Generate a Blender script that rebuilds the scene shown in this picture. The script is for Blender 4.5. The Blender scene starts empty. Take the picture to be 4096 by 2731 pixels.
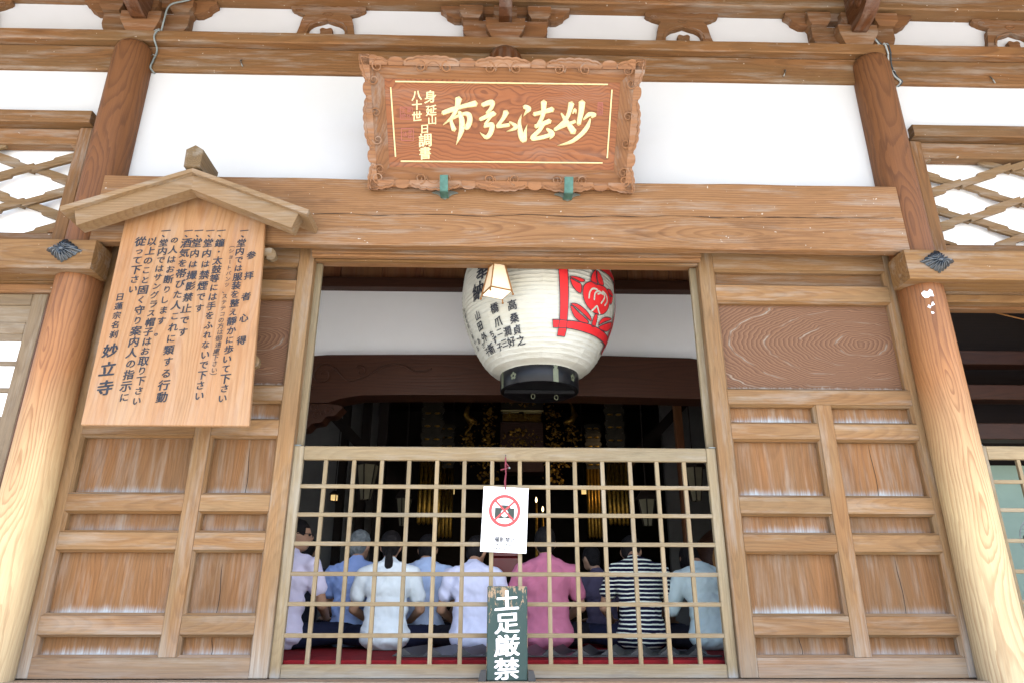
import bpy, bmesh, math, random
from mathutils import Vector, Matrix, noise as mnoise
random.seed(7)
SC = bpy.context.scene
COL = SC.collection
R_ = math.radians

# ------------------------------------------------------------------ camera
cam_d = bpy.data.cameras.new('camera')
cam_d.sensor_width = 36.0
cam_d.lens = 36.0 * 2780 / 4096
cam_d.clip_start = 0.05
cam_d.clip_end = 500
cam = bpy.data.objects.new('camera', cam_d)
COL.objects.link(cam)
PITCH, YAW, ROLL = R_(20.556), R_(1.333), R_(0.083)
_f = Vector((math.sin(YAW) * math.cos(PITCH), math.cos(YAW) * math.cos(PITCH), math.sin(PITCH)))
_r = Vector((math.cos(YAW), -math.sin(YAW), 0))
_u = _r.cross(_f)
_r2 = _r * math.cos(ROLL) + _u * math.sin(ROLL)
_u2 = _u * math.cos(ROLL) - _r * math.sin(ROLL)
m = Matrix((( _r2.x, _u2.x, -_f.x, -0.043), (_r2.y, _u2.y, -_f.y, -4.4), (_r2.z, _u2.z, -_f.z, 1.55), (0, 0, 0, 1)))
cam.matrix_world = m
SC.camera = cam

# ------------------------------------------------------------------ sky and sun
SUN_EL, SUN_AZ = R_(58), R_(20)      # sun stands high, in front of the hall and to the right
world = bpy.data.worlds.new('World')
SC.world = world
world.use_nodes = True
wn = world.node_tree
wn.nodes.clear()
sky = wn.nodes.new('ShaderNodeTexSky')
sky.sky_type = 'NISHITA'
sky.sun_disc = False
sky.sun_elevation = SUN_EL
sky.sun_rotation = R_(180) - SUN_AZ
sky.air_density = 1.0
sky.dust_density = 2.0
bg = wn.nodes.new('ShaderNodeBackground')
bg.inputs['Strength'].default_value = 0.15
wo = wn.nodes.new('ShaderNodeOutputWorld')
wn.links.new(sky.outputs['Color'], bg.inputs['Color'])
wn.links.new(bg.outputs[0], wo.inputs['Surface'])

sun_d = bpy.data.lights.new('sun', 'SUN')
sun_d.energy = 5.0
sun_d.angle = R_(0.53)
sun_d.color = (1.0, 0.975, 0.94)
sun = bpy.data.objects.new('sun', sun_d)
COL.objects.link(sun)
sun_dir = Vector((math.sin(SUN_AZ) * math.cos(SUN_EL), -math.cos(SUN_AZ) * math.cos(SUN_EL), math.sin(SUN_EL)))
sun.rotation_euler = sun_dir.to_track_quat('Z', 'Y').to_euler()
sun.location = sun_dir * 30

SC.view_settings.view_transform = 'Standard'
SC.view_settings.look = 'None'
SC.view_settings.gamma = 1.0
SC.view_settings.exposure = 2.45
SC.render.engine = 'CYCLES'
SC.cycles.use_denoising = True
SC.cycles.max_bounces = 8
SC.cycles.diffuse_bounces = 6
SC.cycles.glossy_bounces = 3
SC.cycles.transmission_bounces = 4
SC.cycles.caustics_reflective = False
SC.cycles.caustics_refractive = False
SC.cycles.sample_clamp_indirect = 6.0

# ------------------------------------------------------------------ colour and node helpers
def S(r, g, b, k=0.55):
    def c(v):
        v /= 255.0
        return (v / 12.92 if v <= 0.04045 else ((v + 0.055) / 1.055) ** 2.4) * k
    return (c(r), c(g), c(b), 1.0)

class NT:
    def __init__(self, name):
        self.m = bpy.data.materials.new(name)
        self.m.use_nodes = True
        self.t = self.m.node_tree
        self.t.nodes.clear()
        self.out = self.t.nodes.new('ShaderNodeOutputMaterial')
        self.b = self.t.nodes.new('ShaderNodeBsdfPrincipled')
        self.t.links.new(self.b.outputs[0], self.out.inputs['Surface'])
    def link(self, a, b):
        self.t.links.new(a, b)
    def node(self, typ, **kw):
        n = self.t.nodes.new(typ)
        for k, v in kw.items():
            setattr(n, k, v)
        return n
    def put(self, sock, v):
        if hasattr(v, 'is_output') or isinstance(v, bpy.types.NodeSocket):
            self.t.links.new(v, sock)
        else:
            sock.default_value = v
    def math(self, op, a, b=0.0, clamp=False):
        n = self.node('ShaderNodeMath', operation=op, use_clamp=clamp)
        self.put(n.inputs[0], a)
        self.put(n.inputs[1], b)
        return n.outputs[0]
    def vmul(self, a, v):
        n = self.node('ShaderNodeVectorMath', operation='MULTIPLY')
        self.put(n.inputs[0], a)
        n.inputs[1].default_value = v
        return n.outputs[0]
    def noise(self, vec, scale=1.0, detail=2.0, rough=0.5, dist=0.0):
        n = self.node('ShaderNodeTexNoise')
        self.put(n.inputs['Vector'], vec)
        n.inputs['Scale'].default_value = scale
        n.inputs['Detail'].default_value = detail
        n.inputs['Roughness'].default_value = rough
        n.inputs['Distortion'].default_value = dist
        return n.outputs[0]
    def ramp(self, f, stops):
        n = self.node('ShaderNodeValToRGB')
        self.put(n.inputs[0], f)
        e = n.color_ramp.elements
        while len(e) < len(stops):
            e.new(0.5)
        for el, (p, c) in zip(e, stops):
            el.position = p
            el.color = c if len(c) == 4 else (*c, 1)
        return n.outputs[0]
    def val(self, f, stops):
        return self.ramp(f, [(p, (v, v, v, 1)) for p, v in stops])
    def mix(self, f, a, b, blend='MIX'):
        n = self.node('ShaderNodeMix', data_type='RGBA', blend_type=blend)
        self.put(n.inputs[0], f)
        self.put(n.inputs[6], a)
        self.put(n.inputs[7], b)
        return n.outputs[2]
    def attr(self, name):
        return self.node('ShaderNodeAttribute', attribute_name=name)
    def bump(self, h, strength=0.3, dist=0.01):
        n = self.node('ShaderNodeBump')
        n.inputs['Strength'].default_value = strength
        n.inputs['Distance'].default_value = dist
        self.put(n.inputs['Height'], h)
        self.link(n.outputs[0], self.b.inputs['Normal'])
    def done(self, col=None, rough=0.7, spec=0.3, metal=0.0):
        if col is not None:
            self.put(self.b.inputs['Base Color'], col)
        self.put(self.b.inputs['Roughness'], rough)
        self.b.inputs['Specular IOR Level'].default_value = spec
        self.b.inputs['Metallic'].default_value = metal
        return self.m

def wood(name, light, dark, alt, ring=0.016, contrast=0.55, warp=0.02, wfreq=(0.5, 3.0), fiber=0.35,
         blotch=0.5, bleach=None, rough=0.72, specks=0.0, streak=0.0, bump=0.35, fine=1.0, tone=1.0, vary=0.22, weather=0.42):
    """Sawn timber.  The point attribute gc runs along the grain in x; bl is the height above the piece's foot."""
    n = NT(name)
    def mute(c, k=0.0):
        l = 0.3 * c[0] + 0.55 * c[1] + 0.15 * c[2]
        return tuple((x + (l - x) * k) * q * tone for x, q in zip(c[:3], (0.605, 0.585, 0.485))) + (1,)
    light, dark, alt = mute(light), mute(dark), mute(alt)
    gc = n.attr('gc').outputs['Vector']
    sep = n.node('ShaderNodeSeparateXYZ')
    n.link(gc, sep.inputs[0])
    w1 = n.noise(n.vmul(gc, (wfreq[0], wfreq[1], wfreq[1])), 1.0, 3.0, 0.55)
    w2 = n.noise(n.vmul(gc, (0.45, 0.35, 0.35)), 1.0, 1.0)
    w1c = n.math('MULTIPLY', n.math('SUBTRACT', w1, 0.5), warp * 8)
    v = n.math('ADD', sep.outputs[1], w1c)
    w = n.math('ADD', sep.outputs[2], n.math('MULTIPLY', n.math('SUBTRACT', w2, 0.5), 0.5))
    r = n.math('SQRT', n.math('ADD', n.math('MULTIPLY', v, v), n.math('MULTIPLY', w, w)))
    ph = n.math('ADD', n.math('DIVIDE', r, ring), n.math('MULTIPLY', w1, 1.6))
    saw = n.math('FRACT', ph)
    late = n.val(saw, [(0.0, 0.05), (0.45, 0.2), (0.82, 1.0), (0.93, 0.75), (1.0, 0.05)])
    amp = n.noise(n.vmul(gc, (0.9, 7.0, 7.0)), 1.0, 2.0)
    late = n.math('MULTIPLY', late, n.math('ADD', n.math('MULTIPLY', amp, 1.1), 0.35))
    fib = n.noise(n.vmul(gc, (5.0 * fine, 130.0 * fine, 130.0 * fine)), 1.0, 4.0, 0.65)
    blo = n.noise(n.vmul(gc, (0.8, 5.0, 5.0)), 1.0, 4.0, 0.6)
    base = n.mix(n.math('MULTIPLY', late, contrast, True), light, dark)
    base = n.mix(n.val(blo, [(0.35, 0.0), (0.68, blotch)]), base, alt)
    fm = n.math('ADD', n.math('MULTIPLY', n.math('SUBTRACT', fib, 0.5), fiber * 2), 1.0)
    oi = n.node('ShaderNodeObjectInfo')
    fm = n.math('MULTIPLY', fm, n.math('ADD', n.math('MULTIPLY', oi.outputs['Random'], vary), 1.0 - vary * 0.55))
    cc = n.node('ShaderNodeCombineXYZ')
    for i in range(3):
        n.link(fm, cc.inputs[i])
    base = n.mix(1.0, base, cc.outputs[0], 'MULTIPLY')
    if weather:      # bleached grey patches and dark stains, drawn out along the grain
        wn = n.noise(n.vmul(gc, (1.5, 13.0, 13.0)), 1.0, 5.0, 0.68)
        sh = n.node('ShaderNodeVectorMath', operation='ADD')
        n.link(gc, sh.inputs[0])
        sh.inputs[1].default_value = (7.3, 2.1, 4.4)
        dn = n.noise(n.vmul(sh.outputs[0], (2.2, 9.0, 9.0)), 1.0, 5.0, 0.65)
        base = n.mix(n.val(wn, [(0.50, 0.0), (0.74, weather)]), base, S(208, 206, 196, 0.46))
        base = n.mix(n.val(dn, [(0.55, 0.0), (0.78, weather * 1.15)]), base, tuple(x * 0.42 for x in dark[:3]) + (1,))
    if streak:
        st = n.noise(n.vmul(gc, (1.1, 26.0, 26.0)), 1.0, 3.0, 0.6)
        base = n.mix(n.val(st, [(0.55, 0.0), (0.75, streak)]), base, S(205, 196, 180))
    if bleach:
        h, col, amt = bleach
        bl = n.attr('bl').outputs['Fac']
        sn = n.noise(n.vmul(gc, (3.0, 120.0, 120.0)), 1.0, 3.0, 0.6)
        sn2 = n.noise(n.vmul(gc, (0.6, 9.0, 9.0)), 1.0, 3.0, 0.6)
        edge = n.math('ADD', n.math('MULTIPLY', n.math('SUBTRACT', sn, 0.5), h * 1.6), n.math('MULTIPLY', n.math('SUBTRACT', sn2, 0.5), h * 1.2))
        f = n.math('SUBTRACT', 1.0, n.math('DIVIDE', n.math('SUBTRACT', bl, edge), h * 1.3), True)
        f = n.math('MULTIPLY', f, n.math('ADD', n.math('MULTIPLY', oi.outputs['Random'], 0.65), 0.45))
        f = n.math('MULTIPLY', n.math('MULTIPLY', f, f), n.math('ADD', n.math('MULTIPLY', sn2, 0.9), 0.45), True)
        base = n.mix(n.math('MULTIPLY', f, amt, True), base, col)
    if specks:
        vo = n.node('ShaderNodeTexNoise')
        n.put(vo.inputs['Vector'], gc)
        vo.inputs['Scale'].default_value = 38.0
        vo.inputs['Detail'].default_value = 1.0
        base = n.mix(n.val(vo.outputs[0], [(0.76, 0.0), (0.79, specks)]), base, S(225, 218, 205))
    hgt = n.math('SUBTRACT', fib, n.math('MULTIPLY', late, 0.5))
    n.bump(hgt, bump, 0.004)
    return n.done(base, rough, 0.25)

def plain(name, col, rough=0.6, spec=0.3, metal=0.0, var=0.12, scale=6.0, bump=0.0):
    n = NT(name)
    tc = n.node('ShaderNodeTexCoord')
    a = n.noise(tc.outputs['Object'], scale, 4.0, 0.6)
    c2 = tuple(min(1, x * (1 - var * 2.2)) for x in col[:3]) + (1,)
    c = n.mix(n.val(a, [(0.3, 0.0), (0.7, 1.0)]), c2, col)
    if bump:
        n.bump(n.noise(tc.outputs['Object'], scale * 6, 4.0, 0.6), bump, 0.01)
    return n.done(c, rough, spec, metal)

def emit(name, col, strength):
    n = NT(name)
    n.b.inputs['Emission Color'].default_value = col
    n.b.inputs['Emission Strength'].default_value = strength
    return n.done(col, 0.6, 0.2)

# ------------------------------------------------------------------ materials
M = {}
M['beam'] = wood('beam_cedar', S(210, 158, 116), S(146, 94, 62), S(184, 138, 96), tone=1.1, ring=0.017, contrast=0.62, warp=0.012, wfreq=(0.35, 2.6), specks=0.7, fiber=0.42)
M['beam_low'] = wood('rail_cedar', S(196, 150, 104), S(142, 92, 52), S(170, 128, 80), ring=0.03, contrast=0.5, warp=0.01, specks=0.3)
M['upper'] = wood('dusty_upper_timber', S(184, 130, 84), S(120, 76, 44), S(156, 122, 86), ring=0.028, contrast=0.45, warp=0.012, blotch=0.8, specks=0.6, fiber=0.28)
M['lattice'] = wood('pale_lattice_timber', S(186, 148, 110), S(134, 98, 66), S(164, 140, 108), ring=0.02, contrast=0.4, specks=0.3)
M['bracket'] = wood('bracket_timber', S(176, 120, 78), S(120, 74, 44), S(150, 116, 84), ring=0.03, contrast=0.35, blotch=0.7, specks=0.4)
M['nose'] = wood('dark_nose_timber', S(128, 78, 46), S(82, 46, 26), S(112, 74, 50), ring=0.03, contrast=0.4, rough=0.42, weather=0.2)
M['pillar'] = None
M['door'] = wood('door_frame_timber', S(196, 148, 104), S(146, 102, 66), S(186, 158, 126), ring=0.013, contrast=0.45, warp=0.008, blotch=0.7, bleach=(0.40, S(206, 210, 206, 0.62), 0.45), fiber=0.42, tone=1.04)
M['panel'] = wood('door_panel_timber', S(188, 134, 88), S(142, 94, 58), S(160, 124, 92), ring=0.020, contrast=0.5, warp=0.03, wfreq=(0.8, 4.5), blotch=0.7, bleach=(0.042, S(206, 218, 222, 0.58), 0.8), streak=0.16, fiber=0.36, vary=0.2, tone=0.98, weather=0.3)
M['swirl_plain'] = wood('swirl_panel_timber', S(158, 118, 88), S(112, 76, 54), S(140, 100, 76), ring=0.03, contrast=0.8, warp=0.075, wfreq=(1.6, 2.6), blotch=0.4, bleach=(0.018, S(205, 210, 205), 0.6), streak=0.3)
M['gate'] = wood('pale_gate_timber', S(212, 188, 156), S(168, 138, 106), S(198, 186, 166), ring=0.01, contrast=0.35, warp=0.006, fiber=0.42, bleach=(0.05, S(190, 202, 214), 0.55), blotch=0.75, vary=0.34)
M['shoji_wood'] = wood('greyed_shoji_timber', S(188, 164, 140), S(140, 112, 92), S(176, 160, 150), ring=0.016, contrast=0.35, warp=0.008)
M['board'] = wood('notice_board_timber', weather=0.22, light=S(226, 178, 138), dark=S(184, 126, 84), alt=S(216, 148, 96), ring=0.034, contrast=0.5, warp=0.04, wfreq=(0.55, 3.4), fiber=0.2, blotch=0.55, rough=0.55, bleach=(0.42, S(206, 176, 144), 0.5), tone=1.14)
M['roofboard'] = wood('notice_roof_timber', S(202, 166, 132), S(152, 114, 84), S(174, 150, 124), ring=0.018, contrast=0.4, warp=0.008)
M['ridge'] = wood('weathered_ridge_timber', S(176, 146, 112), S(120, 92, 66), S(160, 136, 108), ring=0.014, contrast=0.5, fiber=0.5)
M['plaque'] = wood('zelkova_plaque', weather=0.15, tone=1.16, light=S(188, 118, 74), dark=S(120, 68, 40), alt=S(170, 98, 58), ring=0.027, contrast=0.85, warp=0.085, wfreq=(1.5, 2.0), fiber=0.14, blotch=0.5, rough=0.5, bump=0.5)
M['plaqueframe'] = wood('zelkova_frame', tone=1.14, light=S(192, 134, 92), dark=S(132, 84, 54), alt=S(178, 132, 100), ring=0.022, contrast=0.6, warp=0.03, wfreq=(1.0, 4.0), fiber=0.14, rough=0.5)
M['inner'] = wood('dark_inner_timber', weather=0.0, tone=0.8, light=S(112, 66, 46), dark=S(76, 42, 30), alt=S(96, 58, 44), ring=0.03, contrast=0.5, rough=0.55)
M['ceil'] = wood('ceiling_board_timber', S(160, 98, 66), S(108, 60, 38), S(190, 136, 96), ring=0.03, contrast=0.5, warp=0.03, blotch=0.9, tone=1.25, weather=0.1)
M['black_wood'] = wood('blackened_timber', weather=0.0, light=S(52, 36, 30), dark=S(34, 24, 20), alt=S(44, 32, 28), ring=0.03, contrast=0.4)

def pillar_wood():
    """Round post: big flame figure, paler towards the weathered foot, with bounced ground light painted in."""
    n = NT('pillar_cedar')
    gc = n.attr('gc').outputs['Vector']
    bl = n.attr('bl').outputs['Fac']
    sep = n.node('ShaderNodeSeparateXYZ')
    n.link(gc, sep.inputs[0])
    w1 = n.noise(n.vmul(gc, (0.8, 6.0, 6.0)), 1.0, 4.0, 0.6)
    v = n.math('ADD', sep.outputs[1], n.math('MULTIPLY', n.math('SUBTRACT', w1, 0.5), 0.11))
    w2 = n.noise(n.vmul(gc, (0.42, 0.5, 0.5)), 1.0, 2.0)
    w = n.math('ADD', sep.outputs[2], n.math('MULTIPLY', n.math('SUBTRACT', w2, 0.5), 0.8))
    r = n.math('SQRT', n.math('ADD', n.math('MULTIPLY', v, v), n.math('MULTIPLY', w, w)))
    saw = n.math('FRACT', n.math('DIVIDE', r, 0.019))
    late = n.val(saw, [(0.0, 0.0), (0.5, 0.15), (0.85, 1.0), (0.95, 0.8), (1.0, 0.0)])
    fib = n.noise(n.vmul(gc, (4.0, 120.0, 120.0)), 1.0, 4.0, 0.65)
    blo = n.noise(n.vmul(gc, (0.7, 5.0, 5.0)), 1.0, 3.0)
    bounce_h = n.math('ADD', bl, n.math('MULTIPLY', n.math('SUBTRACT', blo, 0.5), 1.1))  # height ramps paint ground bounce low down and shade higher up
    light = n.ramp(n.math('DIVIDE', bounce_h, 5.0), [(0.05, S(236, 216, 178, 0.55)), (0.30, S(234, 206, 156, 0.55)), (0.47, S(190, 132, 82, 0.55)), (0.62, S(148, 94, 52, 0.48)), (0.95, S(138, 90, 52, 0.48))])
    dark = n.ramp(n.math('DIVIDE', bounce_h, 5.0), [(0.05, S(176, 128, 84, 0.5)), (0.30, S(176, 122, 72, 0.5)), (0.47, S(134, 80, 46, 0.5)), (0.62, S(92, 56, 30, 0.5)), (0.95, S(84, 52, 30, 0.5))])
    amp = n.noise(n.vmul(gc, (0.6, 9.0, 9.0)), 1.0, 2.0)
    base = n.mix(n.math('MULTIPLY', late, n.math('ADD', n.math('MULTIPLY', amp, 1.05), -0.1), True), light, dark)
    wn = n.noise(n.vmul(gc, (1.2, 12.0, 12.0)), 1.0, 5.0, 0.68)
    base = n.mix(n.val(wn, [(0.54, 0.0), (0.80, 0.45)]), base, dark)
    fm = n.math('ADD', n.math('MULTIPLY', n.math('SUBTRACT', fib, 0.5), 0.5), 1.0)
    cc = n.node('ShaderNodeCombineXYZ')
    for i in range(3):
        n.link(fm, cc.inputs[i])
    base = n.mix(1.0, base, cc.outputs[0], 'MULTIPLY')
    n.bump(n.math('SUBTRACT', fib, n.math('MULTIPLY', late, 0.6)), 0.4, 0.004)
    return n.done(base, 0.6, 0.3)
M['pillar'] = pillar_wood()

def eye_panel():
    """Broad panel sawn through a burl: long ovals round one eye, pale raised lines between dark bands."""
    n = NT('swirl_panel_timber')
    gc = n.attr('gc').outputs['Vector']
    w1 = n.noise(n.vmul(gc, (1.6, 4.0, 4.0)), 1.0, 3.0, 0.6)
    w3 = n.noise(n.vmul(gc, (5.0, 22.0, 22.0)), 1.0, 3.0, 0.6)
    sep = n.node('ShaderNodeSeparateXYZ')
    n.link(gc, sep.inputs[0])
    u = n.math('MULTIPLY', sep.outputs[0], 0.36)
    v = n.math('ADD', sep.outputs[1], n.math('MULTIPLY', n.math('SUBTRACT', w1, 0.5), 0.16))
    r = n.math('SQRT', n.math('ADD', n.math('MULTIPLY', u, u), n.math('MULTIPLY', v, v)))
    r = n.math('ADD', r, n.math('MULTIPLY', n.math('SUBTRACT', w3, 0.5), 0.016))
    f1 = n.math('FRACT', n.math('DIVIDE', r, 0.0115))
    f2 = n.math('FRACT', n.math('ADD', n.math('DIVIDE', r, 0.088), 0.3))
    c = n.mix(n.val(f1, [(0.0, 0.0), (0.7, 0.8), (0.9, 1.0), (1.0, 0.0)]), S(164, 120, 88, 0.42), S(126, 88, 62, 0.38))
    pale = n.math('MULTIPLY', n.val(f2, [(0.0, 0.0), (0.04, 1.0), (0.09, 0.0)]), n.val(n.noise(n.vmul(gc, (4.0, 9.0, 9.0)), 1.0, 3.0), [(0.45, 0.0), (0.62, 0.8)]))
    c = n.mix(pale, c, S(196, 186, 168, 0.42))
    bl = n.attr('bl').outputs['Fac']
    sn = n.noise(n.vmul(gc, (55.0, 2.0, 55.0)), 1.0, 4.0, 0.7)
    fo = n.math('SUBTRACT', 1.0, n.math('DIVIDE', n.math('SUBTRACT', bl, n.math('MULTIPLY', n.math('SUBTRACT', sn, 0.4), 0.05)), 0.03), True)
    c = n.mix(n.math('MULTIPLY', fo, 0.6), c, S(196, 202, 194, 0.7))
    n.bump(n.math('ADD', f1, n.math('MULTIPLY', w3, 0.5)), 0.3, 0.004)
    return n.done(c, 0.7, 0.25)
M['swirl'] = eye_panel()

def plaster(name, k):
    n = NT(name)
    tc = n.node('ShaderNodeTexCoord')
    a = n.noise(tc.outputs['Object'], 1.3, 5.0, 0.6)
    c = n.mix(n.val(a, [(0.42, 0.0), (0.75, 0.35)]), (0.86 * k, 0.865 * k, 0.87 * k, 1), (0.77 * k, 0.755 * k, 0.71 * k, 1))
    n.bump(n.noise(tc.outputs['Object'], 45.0, 3.0), 0.08, 0.004)
    return n.done(c, 0.85, 0.1)
M['plaster'] = plaster('white_plaster', 0.53)
M['plaster_in'] = plaster('inner_white_plaster', 1.0)
M['paper'] = plain('shoji_paper', (0.87, 0.875, 0.87, 1), 0.85, 0.1, var=0.015)
M['gold'] = plain('gold_leaf', S(250, 232, 170, 0.66), 0.45, 0.5, 0.1, var=0.12, scale=60)
M['banner_plate'] = plain('dull_bronze_plate', S(58, 50, 34), 0.45, 0.4, 0.5, var=0.2, scale=30)
M['gold_dark'] = plain('aged_gilding', S(172, 130, 50, 0.62), 0.36, 0.5, 0.85, var=0.3, scale=30)
M['ink'] = plain('sumi_ink', (0.028, 0.03, 0.04, 1), 0.6, 0.2, var=0.2)
M['ink_faint'] = plain('faded_ink', (0.032, 0.036, 0.046, 1), 0.7, 0.2, var=0.25, scale=40)
M['pink_ink'] = plain('faded_red_seal', S(196, 120, 110), 0.7, 0.2)
M['verdigris'] = plain('verdigris_copper', S(92, 138, 126), 0.6, 0.3, 0.2, var=0.2, scale=25)
M['zinc'] = plain('zinc_plate', S(142, 148, 138), 0.55, 0.4, 0.3, scale=25)
M['iron'] = plain('blackened_iron', S(58, 72, 84), 0.26, 0.8, 0.1, var=0.3, scale=30)
M['lacquer'] = plain('black_lacquer', (0.006, 0.006, 0.007, 1), 0.38, 0.22, var=0.1)
M['olive'] = plain('tarnished_brass_plate', S(128, 132, 104), 0.5, 0.4, 0.2, var=0.15, scale=30)
M['white_sheet'] = plain('laminated_sheet', (0.88, 0.88, 0.89, 1), 0.25, 0.5, var=0.01)
M['red_ring'] = plain('printed_red', S(226, 70, 70, 0.6), 0.35, 0.4, var=0.02)
M['cam_ink'] = plain('printed_dark_green', S(44, 58, 46), 0.4, 0.4, var=0.05)
M['grey_ink'] = plain('printed_grey', S(70, 74, 84), 0.4, 0.4, var=0.05)
M['ribbon'] = plain('maroon_ribbon', S(150, 62, 78), 0.6, 0.3)
M['crest_red'] = plain('crest_red_paint', S(226, 44, 48, 0.72), 0.6, 0.2, var=0.1, scale=14)
M['lampframe'] = plain('lamp_frame_timber', S(176, 118, 52), 0.5, 0.3, var=0.2, scale=20)
M['lamppaper'] = emit('lit_lamp_paper', (0.62, 0.50, 0.34, 1), 0.035)
M['lampglow'] = emit('lit_lamp_bottom', (1.0, 0.90, 0.70, 1), 0.20)
M['flame'] = emit('candle_flame', (1.0, 0.72, 0.36, 1), 1.3)
M['glow_small'] = emit('lit_lantern_glass', (1.0, 0.72, 0.30, 1), 0.14)
M['spot_glow'] = emit('spotlight_face', (1.0, 0.78, 0.42, 1), 1.2)
M['dim_paper'] = plain('old_lantern_paper', S(150, 142, 118), 0.8, 0.1)
M['cable'] = plain('grey_cable', S(150, 160, 158), 0.5, 0.3)
M['cable_dark'] = plain('dark_cable', S(70, 82, 88), 0.5, 0.3)
M['carpet'] = plain('red_carpet', S(150, 36, 42, 0.6), 0.9, 0.1, var=0.18, scale=9, bump=0.3)
M['steel'] = plain('dull_steel', S(168, 172, 168), 0.35, 0.5, 0.8)
M['slat'] = plain('dark_box_slat', S(60, 62, 66), 0.45, 0.4)
M['fanplastic'] = plain('pale_fan_plastic', S(206, 214, 212), 0.4, 0.4)
M['ground'] = plain('gravel_ground', (0.47, 0.45, 0.42, 1), 0.9, 0.1, var=0.12, scale=3, bump=0.5)
M['stone'] = plain('granite_step', (0.46, 0.44, 0.41, 1), 0.8, 0.2, var=0.12, scale=12, bump=0.2)
M['veranda'] = wood('veranda_boards', S(196, 180, 160), S(150, 130, 110), S(186, 176, 166), ring=0.02, contrast=0.4)
M['shaded_plaster'] = plain('plaster_darkened_as_shade', (0.17, 0.165, 0.16, 1), 0.85, 0.1, var=0.15, scale=2)  # white wall colour lowered to paint in the gloom deep inside
M['garden_tint_plaster'] = plain('plaster_with_garden_tint', S(196, 222, 204), 0.85, 0.1, var=0.04)  # white plaster with the garden's green reflection put into its colour
M['cushion'] = plain('cushion_cloth', S(56, 48, 84), 0.9, 0.1)
M['redbox'] = plain('red_lacquer_box', S(150, 46, 44), 0.25, 0.5)
M['drumskin'] = plain('drum_hide', S(170, 118, 64), 0.7, 0.2)

def green_paint():
    """Flaking dark green paint over bare pale wood."""
    n = NT('flaking_green_paint')
    gc = n.attr('gc').outputs['Vector']
    a = n.noise(n.vmul(gc, (22, 60, 60)), 1.0, 4.0, 0.7)
    b = n.noise(n.vmul(gc, (4, 9, 9)), 1.0, 3.0, 0.6)
    e = n.attr('bl').outputs['Fac']
    f = n.math('ADD', n.math('MULTIPLY', a, 0.6), n.math('MULTIPLY', b, 0.5))
    f = n.math('ADD', f, n.math('MULTIPLY', e, 0.22))
    c = n.mix(n.val(f, [(0.77, 0.0), (0.80, 1.0)]), S(66, 88, 84), S(190, 160, 128))
    c = n.mix(n.val(b, [(0.4, 0.0), (0.8, 0.35)]), c, S(92, 110, 104))
    return n.done(c, 0.7, 0.2)
M['greenboard'] = green_paint()

def lantern_paper():
    n = NT('lantern_paper')
    tc = n.node('ShaderNodeTexCoord')
    a = n.noise(n.vmul(tc.outputs['Object'], (5, 5, 26)), 1.0, 4.0, 0.65)
    b = n.noise(tc.outputs['Object'], 3.0, 3.0)
    c = n.mix(n.val(b, [(0.3, 0.0), (0.75, 1.0)]), S(214, 212, 196, 0.54), S(228, 227, 216, 0.54))
    c = n.mix(n.val(a, [(0.58, 0.0), (0.8, 0.35)]), c, S(190, 184, 160))
    n.bump(a, 0.9, 0.014)
    n.b.inputs['Transmission Weight'].default_value = 0.0
    n.b.inputs['Subsurface Weight'].default_value = 0.0
    return n.done(c, 0.75, 0.2)
M['lpaper'] = lantern_paper()

# ------------------------------------------------------------------ mesh helpers
OFF = {}
def tag(o, label=None, cat=None, group=None, kind=None):
    if label: o['label'] = label
    if cat: o['category'] = cat
    if group: o['group'] = group
    if kind: o['kind'] = kind
    return o

def root(name, label, cat, loc, group=None):
    o = bpy.data.objects.new(name, None)
    o.empty_display_size = 0.1
    o.location = loc
    COL.objects.link(o)
    OFF[o.name] = Vector(loc)
    return tag(o, label, cat, group)

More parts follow.
